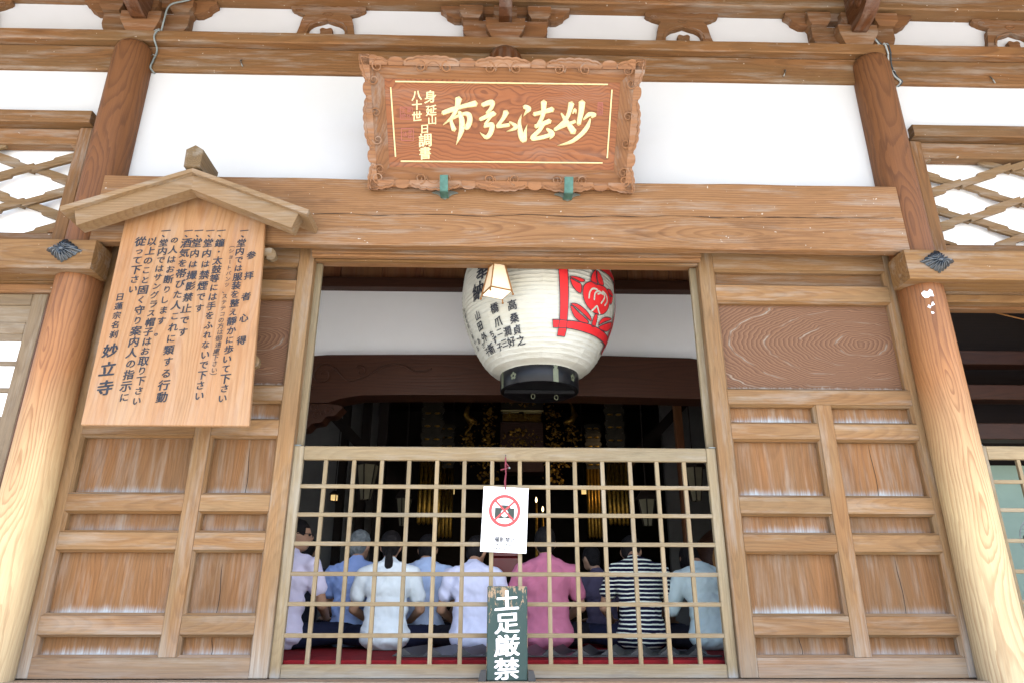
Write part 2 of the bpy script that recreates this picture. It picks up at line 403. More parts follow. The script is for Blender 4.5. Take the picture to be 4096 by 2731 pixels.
AX = {'x': (0, 2, 1), 'z': (2, 0, 1), 'y': (1, 0, 2)}
def finish(bm, name, mat, parent=None, grain='x', base=None, smooth=False, gofs=None, bl=None, recalc=True):
    """Turn a bmesh (world coordinates) into one object with grain attributes, under parent or on its own base point."""
    if recalc:
        bmesh.ops.recalc_face_normals(bm, faces=bm.faces[:])
    me = bpy.data.meshes.new(name)
    bm.to_mesh(me)
    bm.free()
    n = len(me.vertices)
    co = [0.0] * (3 * n)
    me.vertices.foreach_get('co', co)
    xs, ys, zs = co[0::3], co[1::3], co[2::3]
    if not n:
        xs = ys = zs = [0]
    cen = ((min(xs) + max(xs)) / 2, (min(ys) + max(ys)) / 2, (min(zs) + max(zs)) / 2)
    ext = (max(xs) - min(xs), max(ys) - min(ys), max(zs) - min(zs))
    i, j, k = AX[grain]
    if gofs is None:
        gofs = (random.uniform(0, 40), random.uniform(-0.35, 0.35) * ext[j], random.uniform(0.05, 0.16))
    z0 = min(zs)
    g = [0.0] * (3 * n)
    g[0::3] = [co[3 * q + i] + gofs[0] for q in range(n)]
    g[1::3] = [co[3 * q + j] - cen[j] + gofs[1] for q in range(n)]
    g[2::3] = [co[3 * q + k] - cen[k] + gofs[2] for q in range(n)]
    a = me.attributes.new('gc', 'FLOAT_VECTOR', 'POINT')
    a.data.foreach_set('vector', g)
    b = me.attributes.new('bl', 'FLOAT', 'POINT')
    b.data.foreach_set('value', [(bl(co[3*q], co[3*q+1], co[3*q+2]) if bl else zs[q] - z0) for q in range(n)])
    o = bpy.data.objects.new(name, me)
    if parent is not None:
        off = OFF[parent.name]
        OFFo = off
        o.parent = parent
    else:
        off = Vector(base) if base is not None else Vector((cen[0], cen[1], z0))
        o.location = off
    COL.objects.link(o)
    OFF[o.name] = Vector(off)
    co2 = [0.0] * (3 * n)
    co2[0::3] = [x - off[0] for x in xs]
    co2[1::3] = [y - off[1] for y in ys]
    co2[2::3] = [z - off[2] for z in zs]
    if n:
        me.vertices.foreach_set('co', co2)
    if isinstance(mat, (list, tuple)):
        for q in mat: me.materials.append(q)
    else:
        me.materials.append(mat)
    if smooth:
        me.polygons.foreach_set('use_smooth', [True] * len(me.polygons))
    me.update()
    return o

def bm_box(bm, x0, x1, y0, y1, z0, z1, bev=0.0, mtx=None):
    t = bmesh.new()
    vs = [t.verts.new((x, y, z)) for x in (x0, x1) for y in (y0, y1) for z in (z0, z1)]
    for f in ((0, 1, 3, 2), (4, 6, 7, 5), (0, 4, 5, 1), (2, 3, 7, 6), (0, 2, 6, 4), (1, 5, 7, 3)):
        t.faces.new([vs[q] for q in f])
    bmesh.ops.recalc_face_normals(t, faces=t.faces[:])
    if bev:
        bmesh.ops.bevel(t, geom=t.edges[:], offset=min(bev, abs(x1-x0)*.3, abs(y1-y0)*.3, abs(z1-z0)*.3), segments=1, affect='EDGES', profile=0.5)
    if mtx is not None:
        bmesh.ops.transform(t, matrix=mtx, verts=t.verts[:])
    merge(bm, t)

def merge(bm, t):
    me = bpy.data.meshes.new('tmp')
    t.to_mesh(me)
    t.free()
    bm.from_mesh(me)
    bpy.data.meshes.remove(me)

def box(name, x0, x1, y0, y1, z0, z1, mat, parent=None, grain='x', bev=0.004, sub=0, **kw):
    bm = bmesh.new()
    bm_box(bm, x0, x1, y0, y1, z0, z1, bev)
    for k in range(1, sub):
        x = x0 + (x1 - x0) * k / sub
        bmesh.ops.bisect_plane(bm, geom=bm.verts[:] + bm.edges[:] + bm.faces[:], plane_co=(x, 0, 0), plane_no=(1, 0, 0))
    return finish(bm, name, mat, parent, grain, **kw)

def long_box(name, x0, x1, y0, y1, z0, z1, mat, parent=None, bev=0.006, seg=24, wob=0.0, **kw):
    """A beam cut along x into segments so that its arrises can waver a little."""
    bm = bmesh.new()
    prof = []
    for (a, c) in ((0, 0), (1, 0), (1, 1), (0, 1)):
        yy, zz = (y0, y1)[a], (z0, z1)[c]
        sy, sz = (1 if a == 0 else -1), (1 if c == 0 else -1)
        first = (yy + sy * bev, zz)
        second = (yy, zz + sz * bev)
        prof += [first, second] if (a, c) in ((1, 0), (0, 1)) else [second, first]
    prof = [(y0, z0 + bev), (y0 + bev, z0), (y1 - bev, z0), (y1, z0 + bev), (y1, z1 - bev), (y1 - bev, z1), (y0 + bev, z1), (y0, z1 - bev)]
    rings = []
    sd = random.uniform(0, 100)
    for s in range(seg + 1):
        x = x0 + (x1 - x0) * s / seg
        row = []
        for q, (y, z) in enumerate(prof):
            dz = wob * mnoise.noise(Vector((x * 2.3 + sd, q * 3.1, 0)))
            dy = wob * mnoise.noise(Vector((x * 2.3 + sd, q * 3.1, 9)))
            row.append(bm.verts.new((x, y + dy, z + dz)))
        rings.append(row)
    k = len(prof)
    for s in range(seg):
        for q in range(k):
            bm.faces.new((rings[s][q], rings[s][(q + 1) % k], rings[s + 1][(q + 1) % k], rings[s + 1][q]))
    bm.faces.new(rings[0])
    bm.faces.new(rings[-1])
    return finish(bm, name, mat, parent, 'x', **kw)

def bm_lathe(bm, prof, cx, cy, seg=40, closed=True, ang=None):
    rings = []
    for r, z in prof:
        rings.append([bm.verts.new((cx + r * math.sin(2 * math.pi * s / seg), cy - r * math.cos(2 * math.pi * s / seg), z)) for s in range(seg)])
    for a, b in zip(rings[:-1], rings[1:]):
        for s in range(seg):
            bm.faces.new((a[s], a[(s + 1) % seg], b[(s + 1) % seg], b[s]))
    if closed:
        bm.faces.new(rings[0])
        bm.faces.new(rings[-1])

def bm_tube(bm, pts, r, seg=8, closed=False):
    pts = [Vector(p) for p in pts]
    rings = []
    nrm = None
    for i, p in enumerate(pts):
        d = (pts[min(i + 1, len(pts) - 1)] - pts[max(i - 1, 0)]).normalized() if not closed else (pts[(i + 1) % len(pts)] - pts[i - 1]).normalized()
        if nrm is None:
            nrm = d.orthogonal().normalized()
        nrm = (nrm - d * nrm.dot(d)).normalized()
        bi = d.cross(nrm)
        rr = r[i] if isinstance(r, (list, tuple)) else r
        rings.append([bm.verts.new(p + (nrm * math.cos(2 * math.pi * s / seg) + bi * math.sin(2 * math.pi * s / seg)) * rr) for s in range(seg)])
    n = len(rings)
    for i in range(n if closed else n - 1):
        a, b = rings[i], rings[(i + 1) % n]
        for s in range(seg):
            bm.faces.new((a[s], a[(s + 1) % seg], b[(s + 1) % seg], b[s]))
    if not closed:
        bm.faces.new(rings[0])
        bm.faces.new(rings[-1])

def bm_prism(bm, poly, fn, t0, t1):
    """poly: outline (a, b); fn(a, b, t) -> world point; extruded from t0 to t1."""
    A = [bm.verts.new(fn(a, b, t0)) for a, b in poly]
    B = [bm.verts.new(fn(a, b, t1)) for a, b in poly]
    n = len(poly)
    fa = bm.faces.new(A)
    fb = bm.faces.new(B[::-1])
    for i in range(n):
        bm.faces.new((A[i], B[i], B[(i + 1) % n], A[(i + 1) % n]))
    fa.normal_update(); fb.normal_update()
    bmesh.ops.triangulate(bm, faces=[fa, fb])

XZ = lambda a, b, t: (a, t, b)      # outline in the facade plane, depth along y
YZ = lambda a, b, t: (t, a, b)      # outline in side view, width along x

def smooth_poly(pts, n=4):
    """Catmull-Rom through the points of a closed outline."""
    out = []
    L = len(pts)
    for i in range(L):
        p0, p1, p2, p3 = (pts[(i + k - 1) % L] for k in range(4))
        for s in range(n):
            t = s / n
            out.append(tuple(0.5 * ((2 * p1[c]) + (-p0[c] + p2[c]) * t + (2 * p0[c] - 5 * p1[c] + 4 * p2[c] - p3[c]) * t * t + (-p0[c] + 3 * p1[c] - 3 * p2[c] + p3[c]) * t ** 3) for c in range(2)))
    return out

def spline(pts, n=6):
    out = []
    P = [pts[0]] + list(pts) + [pts[-1]]
    for i in range(1, len(P) - 2):
        p0, p1, p2, p3 = P[i - 1], P[i], P[i + 1], P[i + 2]
        for s in range(n):
            t = s / n
            out.append(tuple(0.5 * ((2 * p1[c]) + (-p0[c] + p2[c]) * t + (2 * p0[c] - 5 * p1[c] + 4 * p2[c] - p3[c]) * t * t + (-p0[c] + 3 * p1[c] - 3 * p2[c] + p3[c]) * t ** 3) for c in range(len(p1))))
    out.append(tuple(pts[-1]))
    return out

# ------------------------------------------------------------------ lettering helpers
_glyph = {}
def glyph(ch, offset=0.0):
    """Outline of one character as flat triangles, in a unit em box centred on the origin."""
    key = (ch, offset)
    if key in _glyph:
        return _glyph[key]
    cu = bpy.data.curves.new('g', 'FONT')
    cu.body = ch
    cu.size = 1.0
    cu.offset = offset
    cu.resolution_u = 3
    o = bpy.data.objects.new('g', cu)
    COL.objects.link(o)
    dg = bpy.context.evaluated_depsgraph_get()
    me = bpy.data.meshes.new_from_object(o.evaluated_get(dg))
    vs = [(v.co.x, v.co.y) for v in me.vertices]
    fs = [tuple(p.vertices) for p in me.polygons]
    bpy.data.objects.remove(o)
    bpy.data.meshes.remove(me)
    bpy.data.curves.remove(cu)
    if vs and ord(ch) > 0x2000:
        vs = [(x - 0.5, y - 0.38) for x, y in vs]
    elif vs:
        mx = (min(v[0] for v in vs) + max(v[0] for v in vs)) / 2
        vs = [(x - mx, y - 0.35) for x, y in vs]
    _glyph[key] = (vs, fs)
    return _glyph[key]

def bm_glyph(bm, ch, fn, x, y, sx, sy, bold=0.02, lift=0.10, wob=0.02):
    """Brush-like setting: strokes thickened, horizontals rising to the right, a slight waver."""
    vs, fs = glyph(ch)
    sd = random.uniform(0, 50)
    d = bold
    shifts = [(0, 0)] if d <= 0 else [(-d, -d * 0.45), (d, d * 0.45), (-d * 0.6, d * 0.55), (d * 0.6, -d * 0.55), (0, 0)]
    for k, (ox, oy) in enumerate(shifts):
        nv = []
        for a, b in vs:
            w1 = mnoise.noise(Vector((a * 2.1 + sd, b * 2.1, 0)))
            w2 = mnoise.noise(Vector((a * 2.1 + sd, b * 2.1, 7)))
            aa, bb = a + wob * w1 * 1.4 + ox, b + lift * a + wob * w2 * 1.4 + oy
            nv.append(bm.verts.new(fn(x + aa * sx, y + bb * sy, k * 0.00025)))
        for f in fs:
            try:
                bm.faces.new([nv[i] for i in f])
            except ValueError:
                pass

def bm_stroke(bm, pts, fn, n=6):
    """One brush stroke: (x, y, width) points, laid as a closed ribbon with rounded ends."""
    P = spline(pts, n)
    Lft, Rgt = [], []
    for i, (x, y, w) in enumerate(P):
        q0, q1 = P[max(i - 1, 0)], P[min(i + 1, len(P) - 1)]
        dx, dy = q1[0] - q0[0], q1[1] - q0[1]
        l = math.hypot(dx, dy) or 1
        nx, ny = -dy / l, dx / l
        Lft.append((x + nx * w / 2, y + ny * w / 2))
        Rgt.append((x - nx * w / 2, y - ny * w / 2))
    def cap(p, q, w):
        dx, dy = p[0] - q[0], p[1] - q[1]
        l = math.hypot(dx, dy) or 1
        return (p[0] + dx / l * w * 0.35, p[1] + dy / l * w * 0.35)
    a = bm.verts.new(fn(*cap(P[0], P[1], P[0][2])))
    b = bm.verts.new(fn(*cap(P[-1], P[-2], P[-1][2])))
    L = [bm.verts.new(fn(*p)) for p in Lft]
    Rr = [bm.verts.new(fn(*p)) for p in Rgt]
    bm.faces.new((a, L[0], Rr[0]))
    bm.faces.new((b, Rr[-1], L[-1]))
    for i in range(len(L) - 1):
        bm.faces.new((L[i], L[i + 1], Rr[i + 1], Rr[i]))
    return a

def orient(bm, towards):
    """Turn flat lettering so that it faces the given direction."""
    t = Vector(towards)
    bm.normal_update()
    for f in bm.faces:
        if f.normal.dot(t) < 0:
            f.normal_flip()

# ------------------------------------------------------------------ ground and the shell of the hall
FLOOR = 1.232
X0 = 0.02
bm = bmesh.new()
vs = [bm.verts.new(p) for p in ((-120, -120, 0), (120, -120, 0), (120, 120, 0), (-120, 120, 0))]
bm.faces.new(vs)
tag(finish(bm, 'ground', M['ground'], base=(0, 0, 0), recalc=False), kind='structure')
tag(box('stone_platform', -6.5, 6.5, -1.55, 10.2, 0.004, 0.55, M['stone'], bev=0.02), kind='structure')
for k in range(3):
    tag(box('stone_step', -2.6 + 0.1 * k, 2.6 - 0.1 * k, -2.5 + 0.32 * k, -2.18 + 0.32 * k if k < 2 else -1.551, 0.004, 0.16 + 0.14 * k, M['stone'], bev=0.015), kind='structure')
fl = tag(box('veranda_floor', -6.3, 6.3, -1.35, -0.16, 0.552, 1.0, M['veranda'], bev=0.01), kind='structure')
# hall floor with the red carpet lying over its front edge
tag(box('hall_floor', -6.0, 6.0, 0.10, 9.6, 0.56, FLOOR - 0.006, M['inner'], bev=0.005), kind='structure')
tag(box('red_carpet', -3.6, 3.6, 0.088, 2.35, FLOOR - 0.12, FLOOR, M['carpet'], bev=0.004), 'red carpet spread over the hall floor under the seated people', 'carpet')
for x0, x1 in ((-6.15, -6.0), (6.0, 6.15)):      # the left side of the front room stands open to the garden
    tag(box('hall_side_wall', x0, x1, 3.2, 9.6, 0.56, 6.6, M['inner'], grain='y', bev=0), kind='structure')
    tag(box('hall_side_wall', x0, x1, 0.0, 3.199, 4.9 if x0 < 0 else 0.56, 6.6, M['inner'], grain='y', bev=0), kind='structure')
tag(box('hall_rear_wall', -6.15, 6.15, 9.6, 9.75, 0.56, 6.6, M['black_wood'], bev=0), kind='structure')
# roof with deep eaves
bm = bmesh.new()
pr = [(-3.3, 6.05), (-3.3, 6.25), (0.0, 7.2), (10.6, 7.2), (10.6, 6.62), (-0.02, 6.62)]
bm_prism(bm, pr, YZ, -7.5, 7.5)
tag(finish(bm, 'eaves_roof', M['upper'], grain='y'), kind='structure')
raf = root('eaves_rafters', 'row of timber rafters under the eaves above the facade', 'rafters', (0, -1.6, 6.2))
for k in range(44):
    x = -7.2 + k * 0.335
    bm = bmesh.new()
    bm_prism(bm, [(-3.2, 5.98), (-3.2, 6.075), (-0.16, 6.575), (-0.16, 6.46)], YZ, x, x + 0.09)
    finish(bm, 'rafter', M['upper'], raf, 'y')

# plaster infill of the facade: wide central panel, side panels, frieze between brackets
tag(box('plaster_wall', -2.80, 2.85, -0.065, 0.12, 4.28, 5.42, M['plaster'], bev=0), kind='structure')
tag(box('plaster_wall', -6.0, -2.9, -0.065, 0.12, 4.86, 5.42, M['plaster'], bev=0), kind='structure')
tag(box('plaster_wall', 2.92, 6.0, -0.065, 0.12, 4.86, 5.42, M['plaster'], bev=0), kind='structure')
tag(box('plaster_frieze', -6.0, 6.0, -0.02, 0.12, 5.62, 6.62, M['plaster'], bev=0), kind='structure')
tag(box('wall_above_side_bay', -6.0, -3.0, 0.06, 0.13, 3.50, 3.90, M['upper'], bev=0), kind='structure')
tag(box('wall_above_side_bay', 3.04, 6.0, 0.06, 0.13, 3.50, 3.90, M['upper'], bev=0), kind='structure')

# ------------------------------------------------------------------ pillars
def pillar(x, label):
    prof = [(0.150, 0.55)] + [(0.1465 - 0.006 * (z / 5.3) , z) for z in [0.6 + 0.2 * i for i in range(24)]] + [(0.140, 5.36), (0.139, 5.44), (0.135, 5.49), (0.124, 5.525), (0.104, 5.55), (0.078, 5.566), (0.05, 5.573)]
    bm = bmesh.new()
    bm_lathe(bm, prof, x, -0.1, 44)
    o = finish(bm, 'pillar', M['pillar'], grain='z', smooth=True, gofs=(random.uniform(0, 30), 0.02, 0.10), bl=lambda a, b, c: c - 0.55)
    return tag(o, label, 'pillar', 'round pillars either side of the central bay')
pillar(-2.848, 'round timber pillar left of the central bay, beside the notice board')
pillar(2.872, 'round timber pillar right of the central bay with white paper scraps')
bm = bmesh.new()
bm_lathe(bm, [(0.138, 4.37), (0.138, 5.40), (0.137, 5.46), (0.128, 5.51), (0.108, 5.545), (0.078, 5.566), (0.05, 5.573)], 0.0, -0.1, 40)
tag(finish(bm, 'short_post', M['nose'], grain='z', smooth=True), 'dark round post head showing above the carved plaque', 'post')
# torn paper scraps stuck on the right pillar
for k, (az, z, s) in enumerate([(-0.30, 3.475, 0.036), (-0.22, 3.40, 0.014), (-0.36, 3.385, 0.012), (-0.30, 3.34, 0.010)]):
    bm = bmesh.new()
    pts = []
    for q in range(11):
        t = 2 * math.pi * q / 11
        r = s * random.uniform(0.35, 1.2)
        pts.append((r * math.cos(t), r * math.sin(t)))
    cx = 2.872
    vs = []
    for (a, b) in pts:
        ph = az + a / 0.147
        vs.append(bm.verts.new((cx + 0.149 * math.sin(ph), -0.1 - 0.149 * math.cos(ph), z + b)))
    c = bm.verts.new((cx + 0.1495 * math.sin(az), -0.1 - 0.1495 * math.cos(az), z))
    for q in range(11):
        bm.faces.new((c, vs[q], vs[(q + 1) % 11]))
    orient(bm, (0, -1, 0))
    tag(finish(bm, 'paper_scrap', M['white_sheet'], recalc=False), ['largest torn scrap of white paper', 'small white scrap just below the largest', 'small white scrap at the lower left', 'lowest tiny white scrap'][k] + ' stuck on the right pillar', 'paper scrap', 'paper scraps on the right pillar')

# ------------------------------------------------------------------ main beams
o = long_box('lintel_beam', -2.765, 2.775, -0.235, -0.155, 3.797, 4.313, M['beam'], bev=0.008, seg=50, wob=0.006, gofs=(3.0, 0.13, 0.05))
long_box('lintel_core', -2.75, 2.76, -0.154, 0.14, 3.915, 4.30, M['beam'], o, bev=0.004, seg=4)
tag(o, 'massive pinkish cedar lintel beam across the top of the doorway', 'beam')
bm = bmesh.new()   # long drying check along the face of the lintel
pts = []
for k in range(60):
    x = -1.3 + k * 0.068
    pts.append((x, 4.03 + 0.014 * mnoise.noise(Vector((x * 3, 0, 0))) + 0.005 * mnoise.noise(Vector((x * 19, 4, 0))) + 0.02 * (x / 2.8), random.uniform(0.001, 0.006)))
bm_stroke(bm, pts, lambda a, b: (a, -0.2412, b), 2)
orient(bm, (0, -1, 0))
finish(bm, 'drying_crack', M['black_wood'], o, recalc=False)
# door head track under the lintel
t = root('door_head_track', 'grooved head track under the lintel beam above the opening', 'door track', (0, 0, 3.8))
long_box('track_board', -1.323, 1.374, -0.105, 0.115, 3.802, 3.912, M['beam'], t, bev=0.003)
long_box('track_lip', -1.323, 1.374, -0.085, -0.050, 3.784, 3.801, M['beam'], t, bev=0.003)
long_box('track_lip', -1.323, 1.374, -0.012, 0.020, 3.786, 3.801, M['beam_low'], t, bev=0.003)

tag(long_box('head_tie_beam', -6.2, 6.2, -0.100, 0.10, 5.343, 5.573, M['upper'], bev=0.012, seg=60, wob=0.004), 'dusty brown tie beam joining the pillar heads above the plaque', 'beam')
tag(long_box('wall_plate_beam', -6.2, 6.2, -0.160, 0.14, 5.576, 5.675, M['upper'], bev=0.008, seg=60, wob=0.004), 'broad flat plate beam carrying the bracket blocks', 'beam')
tag(long_box('eaves_purlin', -6.2, 6.2, -0.150, 0.10, 6.052, 6.40, M['upper'], bev=0.01, seg=40, wob=0.004), 'long eaves purlin at the very top resting on the brackets', 'beam')

def flower_cover(parent, x, z, y):
    """Diamond-shaped iron nail cover with a many-petalled flower."""
    bm = bmesh.new()
    a, b = 0.118, 0.085
    n = 16
    R = 3
    rings = []
    seg = n * 4
    for q in range(7):
        f = q / 6
        row = []
        for s in range(seg):
            t = 2 * math.pi * s / seg
            d = 1 / (abs(math.cos(t)) / a + abs(math.sin(t)) / b)
            d = d * 0.93 + 0.07 * math.sqrt(a * b)
            pet = abs(math.cos(t * n / 2)) ** 0.7
            rr = d * f * (0.88 + 0.12 * pet)
            h = 0.022 * (1 - f ** 2.2) + 0.034 * pet * math.sin(math.pi * min(1, f * 0.9 + 0.1)) + 0.004
            row.append(bm.verts.new((x + rr * math.cos(t), y - h, z + rr * math.sin(t))) if q else None)
        if q:
            rings.append(row)
    c = bm.verts.new((x, y - 0.05, z))
    for s in range(seg):
        bm.faces.new((c, rings[0][s], rings[0][(s + 1) % seg]))
    for A, B in zip(rings[:-1], rings[1:]):
        for s in range(seg):
            bm.faces.new((A[s], B[s], B[(s + 1) % seg], A[(s + 1) % seg]))
    orient(bm, (0, -1, 0))
    ob = finish(bm, 'nail_cover', M['iron'], parent, smooth=True, recalc=False)
    bm = bmesh.new()
    bmesh.ops.create_uvsphere(bm, u_segments=14, v_segments=8, radius=0.019)
    bmesh.ops.transform(bm, matrix=Matrix.Translation((x, y - 0.036, z)), verts=bm.verts[:])
    finish(bm, 'boss', M['iron'], ob, smooth=True)
    ob['label'] = 'black iron diamond-shaped flower nail cover'
    return ob

o = long_box('side_lintel_beam', -6.2, -2.675, -0.300, -0.10, 3.562, 3.772, M['beam_low'], bev=0.006, seg=20, wob=0.003)
tag(o, 'lower lintel beam of the left side bay with an iron flower', 'beam')
flower_cover(o, -2.862, 3.685, -0.300)
o = long_box('side_lintel_beam', 2.69, 6.2, -0.300, -0.10, 3.560, 3.776, M['beam_low'], bev=0.006, seg=20, wob=0.003)
tag(o, 'lower lintel beam of the right side bay with an iron flower', 'beam')
flower_cover(o, 2.895, 3.682, -0.300)
for sx, x0, x1, nm in ((-1, -6.0, -3.04, 'left'), (1, 3.08, 6.0, 'right')):
    tag(long_box('side_lintel_board', x0, x1, -0.062, 0.05, 3.574, 3.80, M['beam_low'], bev=0.003, seg=8), 'thin board below the lower lintel beam of the %s side bay' % nm, 'board')
    tag(long_box('side_head_track', x0, x1, -0.03, 0.05, 3.515, 3.572, M['beam'] if sx < 0 else M['beam_low'], bev=0.004, seg=8), 'reddish head track above the %s side bay' % nm, 'door track')
    tag(long_box('transom_rail', x0, x1, -0.130, 0.02, 4.832, 4.935, M['upper'], bev=0.006, seg=14, wob=0.003), 'moulded rail at the top of the %s transom lattice' % nm, 'rail')

# ------------------------------------------------------------------ bracket sets above the pillars
def bm_masu(bm, xc, w, y0, y1, z0, zt, zs):
    """Bearing block: square head from zs to zt, foot tapering in a curve down to z0."""
    prof = [(1.0, zt), (1.0, zs), (0.90, zs - (zs - z0) * 0.30), (0.78, zs - (zs - z0) * 0.66), (0.68, z0)]
    rows = []
    yc, d = (y0 + y1) / 2, (y1 - y0) / 2
    for k, z in prof:
        ww, dd = w / 2 * k, d * (1 - (1 - k) * 0.6)
        rows.append([bm.verts.new(p) for p in ((xc - ww, yc - dd, z), (xc + ww, yc - dd, z), (xc + ww, yc + dd, z), (xc - ww, yc + dd, z))])
    for A, B in zip(rows[:-1], rows[1:]):
        for s in range(4):
            bm.faces.new((A[s], A[(s + 1) % 4], B[(s + 1) % 4], B[s]))
    bm.faces.new(rows[0])
    bm.faces.new(rows[-1])

def bracket(xc, label, carved):
    t = root('bracket_set', label, 'bracket', (xc, -0.05, 5.676), 'bracket sets on the plate beam')
    bm = bmesh.new(); bm_masu(bm, xc, 0.31, -0.172, 0.10, 5.6765, 5.852, 5.775)
    finish(bm, 'bearing_block', M['bracket'], t)
    bm = bmesh.new()
    arm = [(-0.335, 5.893), (0.335, 5.893), (0.335, 5.79), (0.318, 5.74), (0.27, 5.70), (-0.27, 5.70), (-0.318, 5.74), (-0.335, 5.79)]
    bm_prism(bm, [(xc + a, b) for a, b in arm], XZ, -0.098, -0.003)
    finish(bm, 'bracket_arm', M['bracket'], t)
    for dx in (-0.272, 0.0, 0.272):
        bm = bmesh.new(); bm_masu(bm, xc + dx, 0.186, -0.140, -0.004, 5.8945, 6.012, 5.94)
        finish(bm, 'small_block', M['bracket'], t)
    bm = bmesh.new()
    half = [(0.0, 6.050), (0.52, 6.050), (0.522, 6.02), (0.50, 6.005), (0.478, 5.985), (0.468, 5.958), (0.44, 5.940), (0.41, 5.918), (0.37, 5.915), (0.33, 5.925), (0.30, 5.96), (0.26, 5.975), (0.0, 5.975)]
    poly = [(xc + a, b) for a, b in half] + [(xc - a, b) for a, b in half[::-1][1:-1]]
    bm_prism(bm, poly, XZ, -0.088, -0.003)
    finish(bm, 'carved_arm', M['bracket'], t)
    # nose projecting forwards from the block
    bm = bmesh.new()
    if carved:
        side = smooth_poly([(-0.16, 5.80), (-0.26, 5.775), (-0.36, 5.80), (-0.44, 5.86), (-0.475, 5.93), (-0.45, 6.00), (-0.47, 6.06), (-0.43, 6.12), (-0.36, 6.10), (-0.30, 6.16), (-0.16, 6.16)], 4)
        bm_prism(bm, side, YZ, xc - 0.055, xc + 0.055)
        for s in (-1, 1):
            for (y, z, r) in ((-0.33, 5.95, 0.062), (-0.24, 6.03, 0.05), (-0.40, 6.05, 0.034)):
                tt = bmesh.new()
                bmesh.ops.create_uvsphere(tt, u_segments=14, v_segments=8, radius=r)
                bmesh.ops.transform(tt, matrix=Matrix.Translation((xc + s * 0.05, y, z)) @ Matrix.Diagonal((0.38, 1, 1.15, 1)), verts=tt.verts[:])
                merge(bm, tt)
        finish(bm, 'carved_nose', M['nose'], t, 'y', smooth=False)
    else:
        side = [(-0.17, 5.806), (-0.24, 5.80), (-0.30, 5.83), (-0.36, 5.90), (-0.38, 6.00), (-0.38, 6.10), (-0.17, 6.10)]
        bm_prism(bm, side, YZ, xc - 0.05, xc + 0.05)
        finish(bm, 'plain_nose', M['nose'], t, 'y')
    return t
bracket(-2.83, 'bracket set with dark carved nose above the left pillar', True)
bracket(0.0, 'bracket set with plain square nose above the plaque', False)
bracket(2.80, 'bracket set with dark carved nose above the right pillar', True)

def frog_leg(xc, label):
    t = root('frog_leg_strut', label, 'strut', (xc, -0.03, 5.676), 'frog-leg struts on the plate beam')
    half = [(0.0, 6.048), (0.05, 6.040), (0.08, 6.050), (0.11, 6.040), (0.15, 6.050), (0.295, 6.048), (0.300, 6.025), (0.285, 6.005), (0.262, 5.995), (0.245, 5.982), (0.22, 5.972), (0.195, 5.965), (0.175, 5.955), (0.195, 5.93), (0.205, 5.89), (0.212, 5.84), (0.225, 5.78), (0.262, 5.6765),
            (0.155, 5.6765), (0.15, 5.78), (0.135, 5.835), (0.115, 5.855), (0.09, 5.872), (0.06, 5.88), (0.03, 5.892), (0.0, 5.905)]
    bm = bmesh.new()
    # built as two mirrored halves that share the centre line
    R = [(xc + a, b) for a, b in half]
    Lh = [(xc - a, b) for a, b in half[::-1]]
    bm_prism(bm, R + Lh[1:-1], XZ, -0.062, -0.003)
    finish(bm, 'strut_body', M['bracket'], t)
    bm = bmesh.new()
    heart = smooth_poly([(0, 5.822), (0.03, 5.832), (0.05, 5.815), (0.045, 5.78), (0.05, 5.677), (-0.05, 5.677), (-0.045, 5.78), (-0.05, 5.815), (-0.03, 5.832)], 3)
    bm_prism(bm, [(xc + a, b) for a, b in heart], XZ, -0.055, -0.003)
    finish(bm, 'heart_boss', M['bracket'], t)
    for s in (-1, 1):
        bm = bmesh.new()
        bm_tube(bm, [(xc + s * (0.15 - 0.012) + s * 0.012 * math.cos(k), -0.063, 5.79 + 0.0) for k in (0, 1)], 0.003, 5)
        bm.free()
        bm = bmesh.new()
        pts = [(xc + s * (0.13 - k * 0.018), -0.064, 5.870 + 0.042 * math.sin(k / 7 * math.pi / 2)) for k in range(8)]
        bm_tube(bm, [(xc + s * 0.168, -0.064, 5.78), (xc + s * 0.158, -0.064, 5.83)] + pts, 0.005, 6)
        finish(bm, 'carved_line', M['bracket'], t)
        bm = bmesh.new()
        bm_tube(bm, [(xc + s * (0.235 - 0.03 * (1 - k / 14) * math.cos(k * 0.75)), -0.064, 6.0 + 0.022 * (1 - k / 14) * math.sin(k * 0.75)) for k in range(13)], 0.004, 5)
        finish(bm, 'carved_scroll', M['bracket'], t)
    bm = bmesh.new()
    bm_tube(bm, [(xc + 0.036 * math.cos(k * 0.52), -0.064, 5.962 + 0.017 * math.sin(k * 0.52)) for k in range(12)], 0.005, 6, closed=True)
    finish(bm, 'carved_eye', M['bracket'], t)
frog_leg(-1.425, 'frog-leg strut between the left carved bracket and the central bracket')
frog_leg(1.438, 'frog-leg strut between the central bracket and the right carved bracket')
frog_leg(-4.24, 'frog-leg strut cut off by the left edge of the picture')
frog_leg(4.14, 'frog-leg strut cut off by the right edge of the picture')

